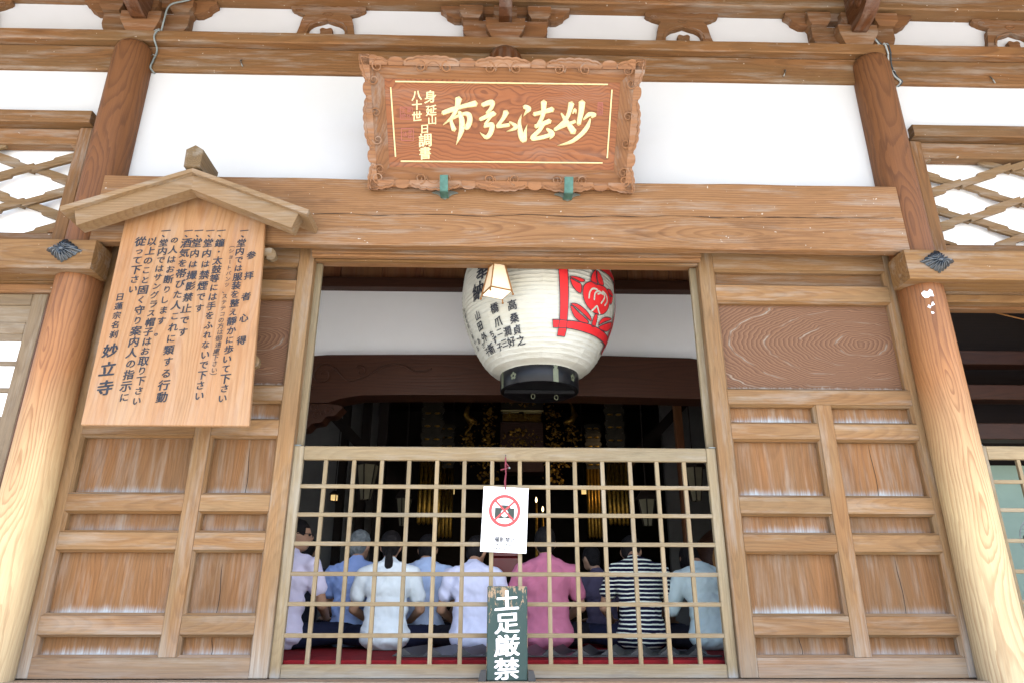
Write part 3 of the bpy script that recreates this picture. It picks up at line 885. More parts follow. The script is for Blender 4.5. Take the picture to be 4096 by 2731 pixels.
# ------------------------------------------------------------------ transom lattices of the side bays
def transom(xi, xo, x0c, z0c, label, nm):
    """Diamond lattice with stepped bars in a frame, white paper behind.  xi: edge next to the pillar, xo: far edge."""
    s = 1 if xo > xi else -1
    za, zb = 3.955, 4.695
    t = root('transom_lattice', label, 'lattice', ((xi + xo) / 2, 0, 3.80))
    a, b = min(xi, xo), max(xi, xo)
    box('paper_panel', a - 0.05, b + 0.05, 0.062, 0.07, 3.80, 4.84, M['paper'], t, bev=0)
    pw = 0.105
    ja, jb = (xi, xi + s * pw) if s > 0 else (xi - pw, xi)
    box('frame_post', ja, jb, -0.075, 0.05, 3.80, 4.83, M['upper'], t, 'z', 0.012)
    long_box('frame_rail', a, b, -0.052, 0.05, 4.695, 4.831, M['upper'], t, bev=0.010, seg=10, wob=0.002)
    long_box('frame_rail', a, b, -0.052, 0.05, 3.80, 3.958, M['upper'], t, bev=0.010, seg=10, wob=0.002)
    # small corner blocks where post and rails meet
    xc = jb if s > 0 else ja
    for z, sg in ((4.693, -1), (3.960, 1)):
        bm = bmesh.new()
        bm_prism(bm, [(xc - s * 0.006, z), (xc + s * 0.05, z), (xc + s * 0.035, z + sg * 0.02), (xc + s * 0.012, z + sg * 0.035), (xc - s * 0.006, z + sg * 0.06)], XZ, -0.048, 0.03)
        finish(bm, 'corner_block', M['upper'], t)
    xa, xb = a + 0.03, b + 0.2
    period, sl, w = 0.292, 0.352, 0.034
    dz = w / math.cos(math.atan(sl))
    for fam in (1, -1):
        for k in range(-7, 8):
            zf = lambda x: z0c + fam * sl * (x - x0c) + k * period
            xs = sorted(((za - 0.02 - z0c - k * period) / (fam * sl) + x0c, (zb + 0.02 - z0c - k * period) / (fam * sl) + x0c))
            p, q = max(xs[0], xa), min(xs[1], xb)
            if q - p < 0.05:
                continue
            y0, y1 = (-0.030, -0.004) if fam > 0 else (-0.006, 0.020)
            bm = bmesh.new()
            bm_prism(bm, [(p, zf(p) - dz / 2), (q, zf(q) - dz / 2), (q, zf(q) + dz / 2), (p, zf(p) + dz / 2)], XZ, y0, y1)
            hp = period / (2 * sl)
            n0 = math.floor((p - x0c) / hp) - 1
            for j in range(n0, n0 + 12):
                xcx = x0c + j * hp
                if (j + k) % 2 == 0 and False:
                    continue
                # crossings of this bar sit where fam*sl*(x-x0)+k*period meets the other family
                if abs(((2 * sl * fam * (xcx - x0c)) / period + 0.0) % 1.0) > 1e-6 and abs(((2 * sl * fam * (xcx - x0c)) / period) % 1.0 - 1) > 1e-6:
                    continue
                for side in (1, -1):
                    e0, e1 = xcx, xcx + side * 0.285
                    e0, e1 = max(min(e0, e1), p), min(max(xcx, xcx + side * 0.285), q)
                    if e1 - e0 < 0.02:
                        continue
                    up = -fam * side
                    lo = dz / 2 - 0.004
                    hi = dz / 2 + 0.019
                    c = 0.009 if side > 0 else 0.0
                    d = 0.009 if side < 0 else 0.0
                    bm_prism(bm, [(e0, zf(e0) + up * lo), (e1, zf(e1) + up * lo), (e1 - c, zf(e1 - c) + up * hi), (e0 + d, zf(e0 + d) + up * hi)], XZ, y0 + 0.002, y1 - 0.002)
            finish(bm, 'lattice_bar', M['lattice'], t)
transom(-3.035, -4.6, -3.432, 4.505, 'brown diamond transom lattice backed with white, left of the left pillar', 'left')
transom(3.055, 4.6, 3.424, 4.489, 'brown diamond transom lattice backed with white, right of the right pillar', 'right')

# ------------------------------------------------------------------ panelled doors
def panel_door(xa, xb, xm, label, name='panelled_door'):
    t = root(name, label, 'door', ((xa + xb) / 2, 0.03, 1.145))
    sw = 0.105
    box('stile', xa, xa + sw, -0.022, 0.054, 1.145, 3.912, M['door'], t, 'z', 0.004)
    box('stile', xb - sw, xb, -0.022, 0.054, 1.145, 3.912, M['door'], t, 'z', 0.004)
    rails = [(3.752, 3.912), (3.512, 3.629), (2.771, 2.870), (2.541, 2.642), (2.070, 2.171), (1.843, 1.944), (1.374, 1.477), (1.145, 1.252)]
    mw = 0.10
    for (z0, z1) in rails:
        if z1 > 2.8 or z0 < 1.2:
            spans = [(xa + sw, xb - sw)]
        else:
            spans = [(xa + sw, xm - mw / 2), (xm + mw / 2, xb - sw)]
        for p, q in spans:
            box('rail', p + 0.0005, q - 0.0005, -0.0205, 0.056, z0, z1, M['door'], t, 'x', 0.002, bl=lambda a, b, c: c - 1.145)
    box('muntin', xm - mw / 2, xm + mw / 2, -0.0235, 0.055, 1.253, 2.770, M['door'], t, 'z', 0.003, bl=lambda a, b, c: c - 1.145)
    pans = [(3.629, 3.752, 0), (2.870, 3.512, 2), (2.642, 2.771, 1), (2.171, 2.541, 1), (1.944, 2.070, 1), (1.477, 1.843, 1), (1.252, 1.374, 1)]
    def moulding(p, q, z0, z1):
        """Sloping chamfer round a sunk panel, one mitred strip on each side."""
        w_ = 0.014
        A = [(p + 0.001, z0 + 0.001), (q - 0.001, z0 + 0.001), (q - 0.001, z1 - 0.001), (p + 0.001, z1 - 0.001)]
        B = [(p + w_, z0 + w_), (q - w_, z0 + w_), (q - w_, z1 - w_), (p + w_, z1 - w_)]
        for k in range(4):
            k2 = (k + 1) % 4
            bm = bmesh.new()
            V = [bm.verts.new((a, y, b)) for (a, b), y in ((A[k], -0.017), (A[k2], -0.017), (B[k2], 0.004), (B[k], 0.004), (A[k], 0.037), (A[k2], 0.037), (B[k2], 0.037), (B[k], 0.037))]
            for f in ((0, 1, 2, 3), (3, 2, 6, 7), (4, 5, 6, 7), (0, 1, 5, 4), (0, 3, 7, 4), (1, 2, 6, 5)):
                bm.faces.new([V[i] for i in f])
            finish(bm, 'moulding', M['door'], t, 'x' if k in (0, 2) else 'z', bl=lambda a, b, c: c - 1.145)
    for (z0, z1, kind) in pans:
        for (p, q) in (((xa + sw, xm - mw / 2), (xm + mw / 2, xb - sw)) if kind == 1 else ((xa + sw, xb - sw),)):
            moulding(p, q, z0, z1)
        if kind == 1:
            for p, q in ((xa + sw, xm - mw / 2), (xm + mw / 2, xb - sw)):
                o = box('panel', p + 0.002, q - 0.002, 0.038, 0.047, z0 + 0.001, z1 - 0.001, M['panel'], t, 'z', 0, gofs=(random.uniform(0, 40), random.uniform(-0.12, 0.12), random.uniform(0.04, 0.12)), sub=8, bl=(lambda a, b, c, p=p, q=q, z0=z0: c - z0 - 0.014 + 0.03 * abs((a - (p + q) / 2) / ((q - p) / 2)) ** 6))
                if z1 - z0 > 0.11 and random.random() < 0.35:
                    bm = bmesh.new()
                    xx = p + (q - p) * random.uniform(0.35, 0.6)
                    h = (z1 - z0) * random.uniform(0.75, 1.0)
                    bm_stroke(bm, [(xx + 0.006 * math.sin(k), z0 + h * k / 5, 0.0035 if k < 5 else 0.001) for k in range(6)], lambda a, b: (a, 0.0365, b), 2)
                    orient(bm, (0, -1, 0))
                    finish(bm, 'split', M['black_wood'], o, recalc=False)
        else:
            box('panel', xa + sw + 0.002, xb - sw - 0.002, 0.038, 0.047, z0 + 0.001, z1 - 0.001, M['swirl'] if kind == 2 else M['panel'], t, 'x', 0, gofs=((-(xa + (xb - xa) * 0.76), -0.03, 0.0) if kind == 2 else (random.uniform(0, 40), 0.05, 0.05)), bl=(None if kind == 2 else (lambda a, b, c: 9.0)))
    return t
panel_door(-2.768, -1.325, -1.905, 'weathered panelled door half hidden behind the notice board, left of the opening')
panel_door(1.376, 2.812, 2.107, 'weathered panelled door with a swirling grain top panel, right of the opening')
# edges of the further leaves standing behind in the second groove
for xa, xb, nm in ((-1.338, -1.285, 'left'), (1.335, 1.388, 'right')):
    t = root('rear_door_leaf', 'edge of a second door leaf showing in the %s jamb of the opening' % nm, 'door', ((xa + xb) / 2, 0.085, 2.485))
    a, b = (xa - 0.9, xb) if nm == 'left' else (xa, xb + 0.9)
    s0, s1 = (xb - 0.07, xb) if nm == 'left' else (xa, xa + 0.07)
    box('stile', s0, s1, 0.058, 0.098, 1.145, 3.80, M['gate'], t, 'z', 0.006, bl=lambda a, b, c: c - 1.145)
    box('leaf_board', (a if nm == 'left' else s1), (s0 if nm == 'left' else b), 0.066, 0.090, 1.145, 3.80, M['panel'], t, 'z', 0)
# jamb boards between doors and pillars
for xa, xb, nm in ((-2.830, -2.771, 'left'), (2.815, 2.870, 'right')):
    tag(box('door_jamb', xa, xb, -0.035, 0.11, 1.145, 3.79, M['nose'], None, 'z', 0.006), 'narrow dark jamb strip between the %s door and its pillar' % nm, 'jamb')

# ------------------------------------------------------------------ sill
o = long_box('door_sill', -2.775, 2.815, -0.16, 0.085, 1.002, 1.140, M['door'], bev=0.008, seg=30, wob=0.002, bl=lambda a, b, c: 0.05)
tag(o, 'pale worn timber sill under the doors and gate', 'sill')
tag(long_box('door_sill', -6.0, -3.05, -0.16, 0.085, 1.002, 1.140, M['door'], bev=0.008, seg=8), 'timber sill of the left side bay', 'sill')
tag(long_box('door_sill', 3.09, 6.0, -0.16, 0.085, 1.002, 1.140, M['door'], bev=0.008, seg=8), 'timber sill of the right side bay', 'sill')

# ------------------------------------------------------------------ lattice gates
def gate(xa, xb, v0, nv, label, ztop=2.483, sw=0.062, y=0.012, step=0.1755, hz=(2.230, 2.057, 1.885, 1.711, 1.541, 1.368)):
    t = root('lattice_gate', label, 'gate', ((xa + xb) / 2, y + 0.02, 1.142), 'low lattice gates')
    box('stile', xa, xa + sw, y - 0.006, y + 0.034, 1.142, ztop, M['gate'], t, 'z', 0.004)
    box('stile', xb - sw, xb, y - 0.006, y + 0.034, 1.142, ztop, M['gate'], t, 'z', 0.004)
    box('top_rail', xa + sw + 0.001, xb - sw - 0.001, y - 0.003, y + 0.032, ztop - 0.088, ztop - 0.001, M['gate'], t, 'x', 0.004, bl=lambda a, b, c: 9)
    box('bottom_rail', xa + sw + 0.001, xb - sw - 0.001, y - 0.003, y + 0.032, 1.142, 1.215, M['gate'], t, 'x', 0.004)
    for z in hz:
        z += random.uniform(-0.0018, 0.0018)
        box('lattice_bar', xa + sw - 0.004, xb - sw + 0.004, y, y + 0.016, z - 0.0125, z + 0.0125, M['gate'], t, 'x', 0.002, bl=lambda a, b, c: 9)
    for k in range(nv):
        x = v0 + k * step
        x += random.uniform(-0.0018, 0.0018)
        box('lattice_bar', x - 0.0125, x + 0.0125, y + 0.004, y + 0.026, 1.213, ztop - 0.086, M['gate'], t, 'z', 0.002, bl=lambda a, b, c: c - 1.142)
    for xx, nm in ((xa + 0.012, 'metal_stop'), (xb - 0.012, 'metal_stop')):
        box(nm, xx - 0.030, xx + 0.030, y - 0.008, y + 0.030, ztop + 0.001, ztop + 0.007, M['steel'], t, bev=0.001)
    return t
gate(-1.325, 1.374, -1.117, 14, 'low pale lattice gate closing the central opening before the seated people')
gate(3.10, 5.4, 3.365, 12, 'low lattice gate in the right side bay with the fan behind', ztop=2.515, y=0.03, hz=(2.283, 2.103, 1.915, 1.735, 1.555, 1.37))

# ------------------------------------------------------------------ shoji door of the left bay
t = root('shoji_door', 'greyed sliding shoji door with white paper panes at the left edge', 'door', (-4.0, 0.02, 1.145))
box('stile', -3.205, -3.105, 0.0, 0.04, 1.142, 3.512, M['shoji_wood'], t, 'z', 0.005)
box('stile', -4.75, -4.65, 0.0, 0.04, 1.142, 3.512, M['shoji_wood'], t, 'z', 0.005)
for z0, z1 in ((3.430, 3.512), (3.220, 3.305), (2.59, 2.660), (1.142, 1.25)):
    box('rail', -4.649, -3.206, 0.001, 0.039, z0, z1, M['shoji_wood'], t, 'x', 0.006)
box('panel', -4.649, -3.206, 0.016, 0.026, 3.306, 3.429, M['shoji_wood'], t, 'x', 0)
box('panel', -4.649, -3.206, 0.016, 0.026, 1.251, 2.589, M['shoji_wood'], t, 'z', 0)
for z in (2.835, 3.018):
    box('glazing_bar', -4.649, -3.206, 0.006, 0.022, z - 0.015, z + 0.015, M['shoji_wood'], t, 'x', 0.002)
box('rail', -4.649, -3.206, 0.004, 0.03, 3.175, 3.219, M['shoji_wood'], t, 'x', 0.003)
vx = [-3.225 - 0.20 * k for k in range(7)]
for x in vx[1:]:
    box('glazing_bar', x - 0.012, x + 0.012, 0.008, 0.023, 2.661, 3.174, M['shoji_wood'], t, 'z', 0.002)
for zi, (z0, z1) in enumerate(((2.661, 2.819), (2.851, 3.002), (3.034, 3.174))):
    for k in range(7):
        xr = -3.207 if k == 0 else vx[k] - 0.013
        xl = vx[k + 1] + 0.013 if k < 6 else -4.648
        box('paper_pane', xl, xr, 0.024, 0.027, z0, z1, M['paper'], t, bev=0)
tag(box('door_jamb', -3.104, -3.05, 0.0, 0.09, 1.142, 3.512, M['nose'], None, 'z', 0.004), 'dark jamb strip between the shoji door and the left pillar', 'jamb')
tag(box('door_jamb', 3.088, 3.099, 0.0, 0.09, 1.142, 3.512, M['gate'], None, 'z', 0.002), 'pale jamb strip between the right pillar and the side gate', 'jamb')

# ------------------------------------------------------------------ carved plaque
PB = Vector((0, -0.46256601, 0.88658485))
PN = Vector((0, -0.88658485, -0.46256601))       # towards the viewer
PO = Vector((-0.02, -0.27, 4.200))
def plq(a, b, n=0.0):
    return PO + Vector((a * 0.984, 0, 0)) + PB * b * 0.984 + PN * n
t = root('carved_plaque', 'large carved timber name plaque with gold characters hung above the lintel', 'plaque', PO)
W0, W1, H = 0.925, 0.978, 0.905
def side_x(b):
    return W0 + (W1 - W0) * b / H
# board, set back inside the frame
bm = bmesh.new()
bm_prism(bm, [(-0.80, 0.12), (0.80, 0.12), (0.83, 0.80), (-0.83, 0.80)], lambda a, b, n: plq(a, b, n), -0.075, -0.06)
o = finish(bm, 'board', M['plaque'], t, 'x', gofs=(4.0, 0.02, 0.06))
def frame_bar(kind):
    """One mitred moulding with a lobed outer edge; inner edge sunk to the board."""
    bm = bmesh.new()
    if kind in ('top', 'bottom'):
        b_out, b_in = (H, 0.765) if kind == 'top' else (0.0, 0.165)
        n = 120
        sg = 1 if kind == 'top' else -1
        lob = 5
        rows = []
        for k in range(n + 1):
            f = k / n * 2 - 1
            # lobes: broad cloud, narrow tongue, alternately
            d = 0.012
            bo = b_out - sg * 0.034 + sg * d
            xo = f * side_x(b_out)
            xi = f * (0.792 if kind == 'bottom' else 0.822)
            row = []
            for (s, h) in ((0.0, -0.05), (0.0, 0.0), (0.10, 0.012), (0.30, 0.010), (0.42, -0.004), (0.70, -0.030), (1.0, -0.058)):
                row.append(bm.verts.new(plq(xo + (xi - xo) * s, bo + (b_in - bo) * s, h)))
            rows.append(row)
    else:
        sx = -1 if kind == 'left' else 1
        n = 70
        rows = []
        for k in range(n + 1):
            f = k / n
            b_o = f * H
            b_i = 0.165 + f * 0.60
            d = 0.012
            xo = sx * (side_x(b_o) - 0.034 + d)
            xi = sx * (0.792 + 0.03 * f)
            row = []
            for (s, h) in ((0.0, -0.05), (0.0, 0.0), (0.12, 0.012), (0.32, 0.010), (0.46, -0.004), (0.72, -0.030), (1.0, -0.058)):
                row.append(bm.verts.new(plq(xo + (xi - xo) * s, b_o + (b_i - b_o) * s, h)))
            rows.append(row)
    for A, B in zip(rows[:-1], rows[1:]):
        for q in range(len(A) - 1):
            bm.faces.new((A[q], A[q + 1], B[q + 1], B[q]))
    bm.normal_update()
    avg = sum((f.normal for f in bm.faces), Vector())
    if avg.dot(PN) < 0:
        bmesh.ops.reverse_faces(bm, faces=bm.faces[:])
    return finish(bm, 'frame_moulding', M['plaqueframe'], t, 'x' if kind in ('top', 'bottom') else 'z', smooth=False, recalc=False)
fr = {k: frame_bar(k) for k in ('top', 'bottom', 'left', 'right')}
# rolled, lobed outer edge of the frame: broad cloud lobes with small tongues between
def lobes(kind):
    horiz = kind in ('top', 'bottom')
    sg = 1 if kind in ('top', 'right') else -1
    Lh = (side_x(H if kind == 'top' else 0.0) if horiz else H / 2)
    n_b = 4 if horiz else 2
    per = (2 * Lh) / n_b
    def P(s, d):
        if horiz:
            return plq(s, (H if kind == 'top' else 0.0) + sg * (d - 0.040), 0.004)
        b = s + H / 2
        return plq(sg * (side_x(b) + d - 0.034), b, 0.004)
    for k in range(n_b + 1):
        c = -Lh + per * k
        w = per * 0.385
        f0, f1 = (0.0 if k == 0 else -1.0), (0.0 if k == n_b else 1.0)
        bm = bmesh.new()
        out_ = []
        for q in range(49):
            f = f0 + (f1 - f0) * q / 48
            sc = 0.007 * abs(math.sin((f + 1) * 0.5 * math.pi * 6))
            out_.append((c + w * f, 0.034 * max(0.0, 1 - abs(f) ** 3.2) + sc))
        poly = out_ + [(c + w * f1, -0.03), (c + w * f0, -0.03)]
        bm_prism(bm, poly, lambda a, d, h: P(a, d) + PN * h, -0.055, 0.012)
        lo = finish(bm, 'cloud_lobe', M['plaqueframe'], fr[kind])
        bm = bmesh.new()
        bm_tube(bm, [P(a, d - 0.016) + PN * 0.012 for a, d in out_[2:-2]], 0.0045, 5)
        finish(bm, 'carved_rim', M['plaqueframe'], lo, smooth=True)
        if k < n_b:
            c2 = c + per * 0.5
            bm = bmesh.new()
            poly = [(c2 + per * 0.10 * math.cos(math.pi * (1 - q / 12)), 0.030 * math.sin(math.pi * q / 12) ** 0.7 - 0.002) for q in range(13)] + [(c2 + per * 0.10, -0.03), (c2 - per * 0.10, -0.03)]
            bm_prism(bm, poly, lambda a, d, h: P(a, d) + PN * h, -0.055, 0.008)
            finish(bm, 'tongue_lobe', M['plaqueframe'], fr[kind])
for k in fr:
    lobes(k)
bm = bmesh.new()
bm_prism(bm, [(-0.90, 0.02), (0.90, 0.02), (0.94, 0.88), (-0.94, 0.88)], lambda a, b, n: plq(a, b, n), -0.095, -0.078)
finish(bm, 'back_board', M['plaqueframe'], t, 'x')
# scrolls carved on the frame
def scroll(par, c, rad, turn, sgn, mat, fn, thick=0.007, start=0.0):
    bm = bmesh.new()
    pts = []
    n = 30
    for k in range(n + 1):
        f = k / n
        an = start + sgn * f * turn
        r = rad * (1 - 0.80 * f)
        pts.append(fn(c[0] + r * math.cos(an), c[1] + r * math.sin(an)))
    bm_tube(bm, pts, [thick * (1 - 0.45 * k / n) for k in range(n + 1)], 6)
    return finish(bm, 'carved_scroll', mat, par, smooth=True)
ftop = lambda a, b: plq(a, b, 0.012)
for par, bb, sg in (('top', 0.828, 1), ('bottom', 0.082, -1)):
    for k in range(4):
        xc = (k - 1.5) * 0.47 + (0.0)
        for s in (-1, 1):
            xs = (k - 1.5) * 0.475 + s * 0.145
            if abs(xs) < 0.86:
                scroll(fr[par], (xs, bb), 0.040, 8.4, -s * sg, M['plaqueframe'], ftop, 0.0075, math.pi / 2 * sg)
        # crest line joining the two scrolls of a cloud
    for k in range(5):
        xt = (k - 2) * 0.475
        if abs(xt) < 0.85:
            bm = bmesh.new()
            pts = [ftop(xt + 0.05 * math.cos(q / 10 * math.pi), bb + sg * (0.0 + 0.055 * math.sin(q / 10 * math.pi)) - sg * 0.02) for q in range(11)]
            bm_tube(bm, pts, 0.0055, 6)
            finish(bm, 'carved_tongue', M['plaqueframe'], fr[par], smooth=True)
for par, sx in (('left', -1), ('right', 1)):
    for zc in (0.14, 0.34, 0.52, 0.74):
        scroll(fr[par], (sx * (side_x(zc) - 0.085), zc), 0.036, 8.0, sx * (1 if zc in (0.14, 0.52) else -1), M['plaqueframe'], ftop, 0.007, 0.0 if sx > 0 else math.pi)
# gold fillets
for (p, q) in (((-0.746, 0.745), (0.735, 0.750)), ((-0.712, 0.205), (0.712, 0.214)), ((-0.778, 0.705), (-0.748, 0.235)), ((0.765, 0.715), (0.745, 0.248))):
    bm = bmesh.new()
    bm_tube(bm, [plq(p[0], p[1], -0.057), plq(q[0], q[1], -0.057)], 0.0055, 6)
    finish(bm, 'gold_fillet', M['gold'], t)
# gold characters
IMG = lambda x, y: ((x - 1000) * 0.000888 - 0.173, (600 - y) * 0.000868 + 0.454 + (x - 1000) * 0.00001)
def gold_char(strokes):
    bm = bmesh.new()
    for st in strokes:
        pts = [(*IMG(x, y), w * 0.00108) for x, y, w in st]
        P = spline(pts, 6)
        # raised, rounded stroke
        L = []
        for i, (x, y, w) in enumerate(P):
            q0, q1 = P[max(i - 1, 0)], P[min(i + 1, len(P) - 1)]
            dx, dy = q1[0] - q0[0], q1[1] - q0[1]
            l = math.hypot(dx, dy) or 1
            nx, ny = -dy / l, dx / l
            row = []
            for (s, h) in ((-0.5, -0.0595), (-0.40, -0.050), (0.0, -0.045), (0.40, -0.050), (0.5, -0.0595)):
                row.append(bm.verts.new(plq(x + nx * w * s, y + ny * w * s, h)))
            L.append(row)
        for A, B in zip(L[:-1], L[1:]):
            for q in range(4):
                bm.faces.new((A[q], A[q + 1], B[q + 1], B[q]))
        for row, other in ((L[0], L[1]), (L[-1], L[-2])):
            ctr = sum((v.co for v in row), Vector()) / 5
            oc = sum((v.co for v in other), Vector()) / 5
            d = (ctr - oc).normalized()
            wv = (row[0].co - row[-1].co).length
            tip = bm.verts.new(ctr + d * wv * 0.35 - PN * 0.008)
            for q in range(4):
                bm.faces.new((row[q], row[q + 1], tip))
    orient(bm, PN)
    finish(bm, 'gold_character', M['gold'], t, smooth=False, recalc=False)
gold_char([[(725, 500, 30), (790, 476, 34), (880, 448, 28), (985, 424, 42)], [(850, 385, 46), (838, 450, 32), (805, 525, 26), (728, 594, 6)],
           [(792, 535, 14), (793, 570, 24), (815, 632, 34)], [(800, 545, 16), (880, 508, 22), (928, 512, 36), (938, 560, 36), (915, 612, 34), (888, 604, 8)], [(855, 490, 26), (876, 560, 38), (872, 640, 36), (832, 748, 5)]])
gold_char([[(1036, 436, 30), (1112, 414, 36), (1106, 460, 26), (1070, 500, 18)], [(1018, 550, 24), (1040, 540, 28), (1128, 500, 34), (1100, 530, 20), (1060, 590, 22)], [(1052, 604, 22), (1112, 590, 36), (1104, 650, 34), (1070, 688, 28), (1020, 652, 5)],
           [(1225, 488, 42), (1204, 536, 28), (1160, 596, 24), (1158, 604, 24), (1250, 590, 26)], [(1252, 566, 12), (1302, 602, 30), (1278, 626, 20), (1230, 642, 4)]])
gold_char([[(1366, 446, 30), (1402, 464, 36), (1380, 494, 18), (1362, 520, 6)], [(1345, 512, 6), (1330, 580, 26), (1345, 670, 40), (1368, 706, 40), (1378, 640, 20), (1392, 588, 4)], [(1444, 506, 28), (1500, 492, 28), (1592, 466, 36)], [(1520, 408, 42), (1518, 490, 32), (1500, 550, 28), (1470, 600, 24)],
           [(1456, 602, 28), (1572, 558, 34)], [(1520, 584, 26), (1490, 630, 28), (1432, 694, 30), (1500, 690, 28), (1590, 664, 30)], [(1546, 618, 14), (1590, 658, 38), (1572, 704, 4)]])
gold_char([[(1738, 418, 42), (1722, 490, 30), (1690, 556, 28), (1622, 620, 26)], [(1660, 498, 12), (1694, 550, 28), (1762, 644, 46)], [(1610, 626, 26), (1690, 592, 24), (1772, 560, 22)], [(1822, 408, 46), (1816, 490, 38), (1798, 582, 30)], [(1776, 500, 8), (1766, 470, 22), (1750, 500, 10)],
           [(1836, 546, 12), (1880, 506, 30), (1926, 508, 24), (1900, 528, 16)], [(1890, 540, 12), (1868, 604, 30), (1820, 664, 30), (1740, 722, 24), (1636, 752, 4)]])
def small_chars(seq, name, mat, size, bold, nrm=-0.0575, orientv=PN, parent=t):
    bm = bmesh.new()
    for ch, x, y, s in seq:
        bm_glyph(bm, ch, lambda a, b, e=0: plq(a, b, nrm + e), x, y, s * size, s * size, bold)
    orient(bm, orientv)
    return finish(bm, name, mat, parent, recalc=False)
small_chars([('身', -0.503, 0.648, 1.15), ('延', -0.497, 0.555, 1.0), ('山', -0.490, 0.490, 0.85), ('日', -0.543, 0.430, 0.85), ('調', -0.540, 0.352, 1.25), ('書', -0.540, 0.264, 1.15),
             ('八', -0.598, 0.655, 0.95), ('十', -0.597, 0.590, 0.95), ('世', -0.597, 0.513, 0.95)], 'gold_signature', M['gold'], 0.078, 0.022)
small_chars([('東', -0.652, 0.552, 1), ('化', -0.652, 0.514, 1), ('正', -0.690, 0.552, 1), ('統', -0.690, 0.514, 1), ('中', -0.645, 0.372, 1), ('身', -0.645, 0.406, 0.9), ('法', -0.682, 0.390, 0.95),
             ('開', 0.686, 0.610, 0.75), ('示', 0.686, 0.584, 0.75), ('蓮', 0.686, 0.560, 0.75)], 'seal_lettering', M['pink_ink'], 0.036, 0.0)
bm = bmesh.new()
for (x, y, w, h) in ((-0.671, 0.533, 0.042, 0.041), (-0.664, 0.388, 0.042, 0.041), (0.686, 0.585, 0.016, 0.042)):
    for p, q in (((x - w, y - h), (x + w, y - h)), ((x + w, y - h), (x + w, y + h)), ((x + w, y + h), (x - w, y + h)), ((x - w, y + h), (x - w, y - h))):
        bm_stroke(bm, [(p[0], p[1], 0.004), (q[0], q[1], 0.004)], lambda a, b: plq(a, b, -0.0578), 1)
orient(bm, PN)
finish(bm, 'seal_border', M['pink_ink'], t, recalc=False)
# two copper hooks that carry the plaque, each on its own cloud-shaped plate
for x, w, nm in ((-0.412, 0.055, 'left'), (0.436, 0.060, 'right')):
    t2 = root('plaque_hook', 'green copper hook under the plaque, %s one' % nm, 'hook', (x, -0.24, 4.15), 'copper hooks under the plaque')
    bm = bmesh.new()
    side = [(-0.230, 4.160), (-0.332, 4.155), (-0.338, 4.160), (-0.384, 4.252), (-0.376, 4.256), (-0.332, 4.167), (-0.230, 4.172)]
    bm_prism(bm, side, YZ, x - w / 2, x + w / 2)
    finish(bm, 'hook_strap', M['verdigris'], t2, 'y')
    bm = bmesh.new()
    cl = smooth_poly([(-0.092, 4.200), (-0.05, 4.186), (-0.02, 4.160), (0.0, 4.148), (0.02, 4.160), (0.05, 4.186), (0.092, 4.200), (0.05, 4.215), (0.0, 4.22), (-0.05, 4.215)], 3)
    bm_prism(bm, [(x + a, b) for a, b in cl], XZ, -0.2465, -0.2405)
    finish(bm, 'cloud_plate', M['zinc'], t2)

# ------------------------------------------------------------------ roofed notice board
KB = Vector((0, 0.05624883, 0.99841678))
KN = Vector((0, -0.99841678, 0.05624883))
KO = Vector((-1.98, -0.36, 2.52))
def kz(a, b, n=0.0):
    return KO + Vector((a, 0, 0)) + KB * b + KN * n
t = root('notice_board', 'roofed timber notice board with black brush writing hung before the left door', 'notice board', KO)
bm = bmesh.new()
bm_prism(bm, [(-0.496, 0.0), (0.482, 0.0), (0.377, 1.435), (-0.08, 1.625), (-0.552, 1.420)], lambda a, b, n: kz(a, b, n), -0.032, 0.0)
bmesh.ops.bevel(bm, geom=[e for e in bm.edges if len(e.link_faces) == 2 and e.calc_face_angle(0) > 0.5], offset=0.004, segments=1, affect='EDGES')
o = finish(bm, 'board', M['board'], t, 'z', gofs=(9.0, 0.05, 0.09))
for z in (1.20, 0.44):
    bm = bmesh.new()
    bm_box(bm, -0.40, 0.44, 0.0, 0.055, z - 0.03, z + 0.03, 0.004)
    bmesh.ops.transform(bm, matrix=Matrix.Translation((KO.x, KO.y + 0.034 + 0.0563 * z, KO.z)), verts=bm.verts[:])
    finish(bm, 'batten', M['ridge'], t, 'x')
    bm = bmesh.new()
    prof = [(0.0, 0.0), (0.03, -0.01), (0.055, 0.004), (0.06, 0.03), (0.05, 0.06), (0.02, 0.08), (0.0, 0.085)]
    zz = KO.z + z - 0.05
    bm_prism(bm, [(KO.x + 0.41 + a, zz + b) for a, b in prof], XZ, KO.y + 0.036 + 0.0563 * z, KO.y + 0.075 + 0.0563 * z)
    finish(bm, 'batten_end', M['ridge'], t, 'x')
box('hanger_block', -2.12, -1.98, -0.2475, -0.2415, 3.92, 4.05, M['ridge'], t, 'x')
XR, ZR = -2.045, 4.205
for s in (-1, 1):
    L = 0.790
    sl = 0.30 / 0.785
    e = XR + s * L
    bm = bmesh.new()
    bm_prism(bm, [(XR, ZR), (e, ZR - sl * L), (e - s * 0.012, ZR - sl * L - 0.034), (XR, ZR - 0.030)], XZ, -0.49, -0.243)
    finish(bm, 'roof_board', M['roofboard'], t, 'x')
    f = XR + s * 0.715
    bm = bmesh.new()
    bm_prism(bm, [(XR, ZR - 0.031), (f, ZR - 0.031 - sl * 0.715), (f - s * 0.035, ZR - 0.031 - sl * 0.715 - 0.112), (XR, ZR - 0.138)], XZ, -0.455, -0.355)
    finish(bm, 'barge_board', M['roofboard'], t, 'x')
bm = bmesh.new()
bm_prism(bm, [(-0.052, 0.0), (0.052, 0.0), (0.056, 0.13), (0.0, 0.165), (-0.056, 0.13)], lambda a, b, y: (XR + a, y, ZR + 0.002 + b), -0.505, -0.243)
finish(bm, 'ridge_block', M['ridge'], t, 'y', gofs=(2, 0.0, 0.03))
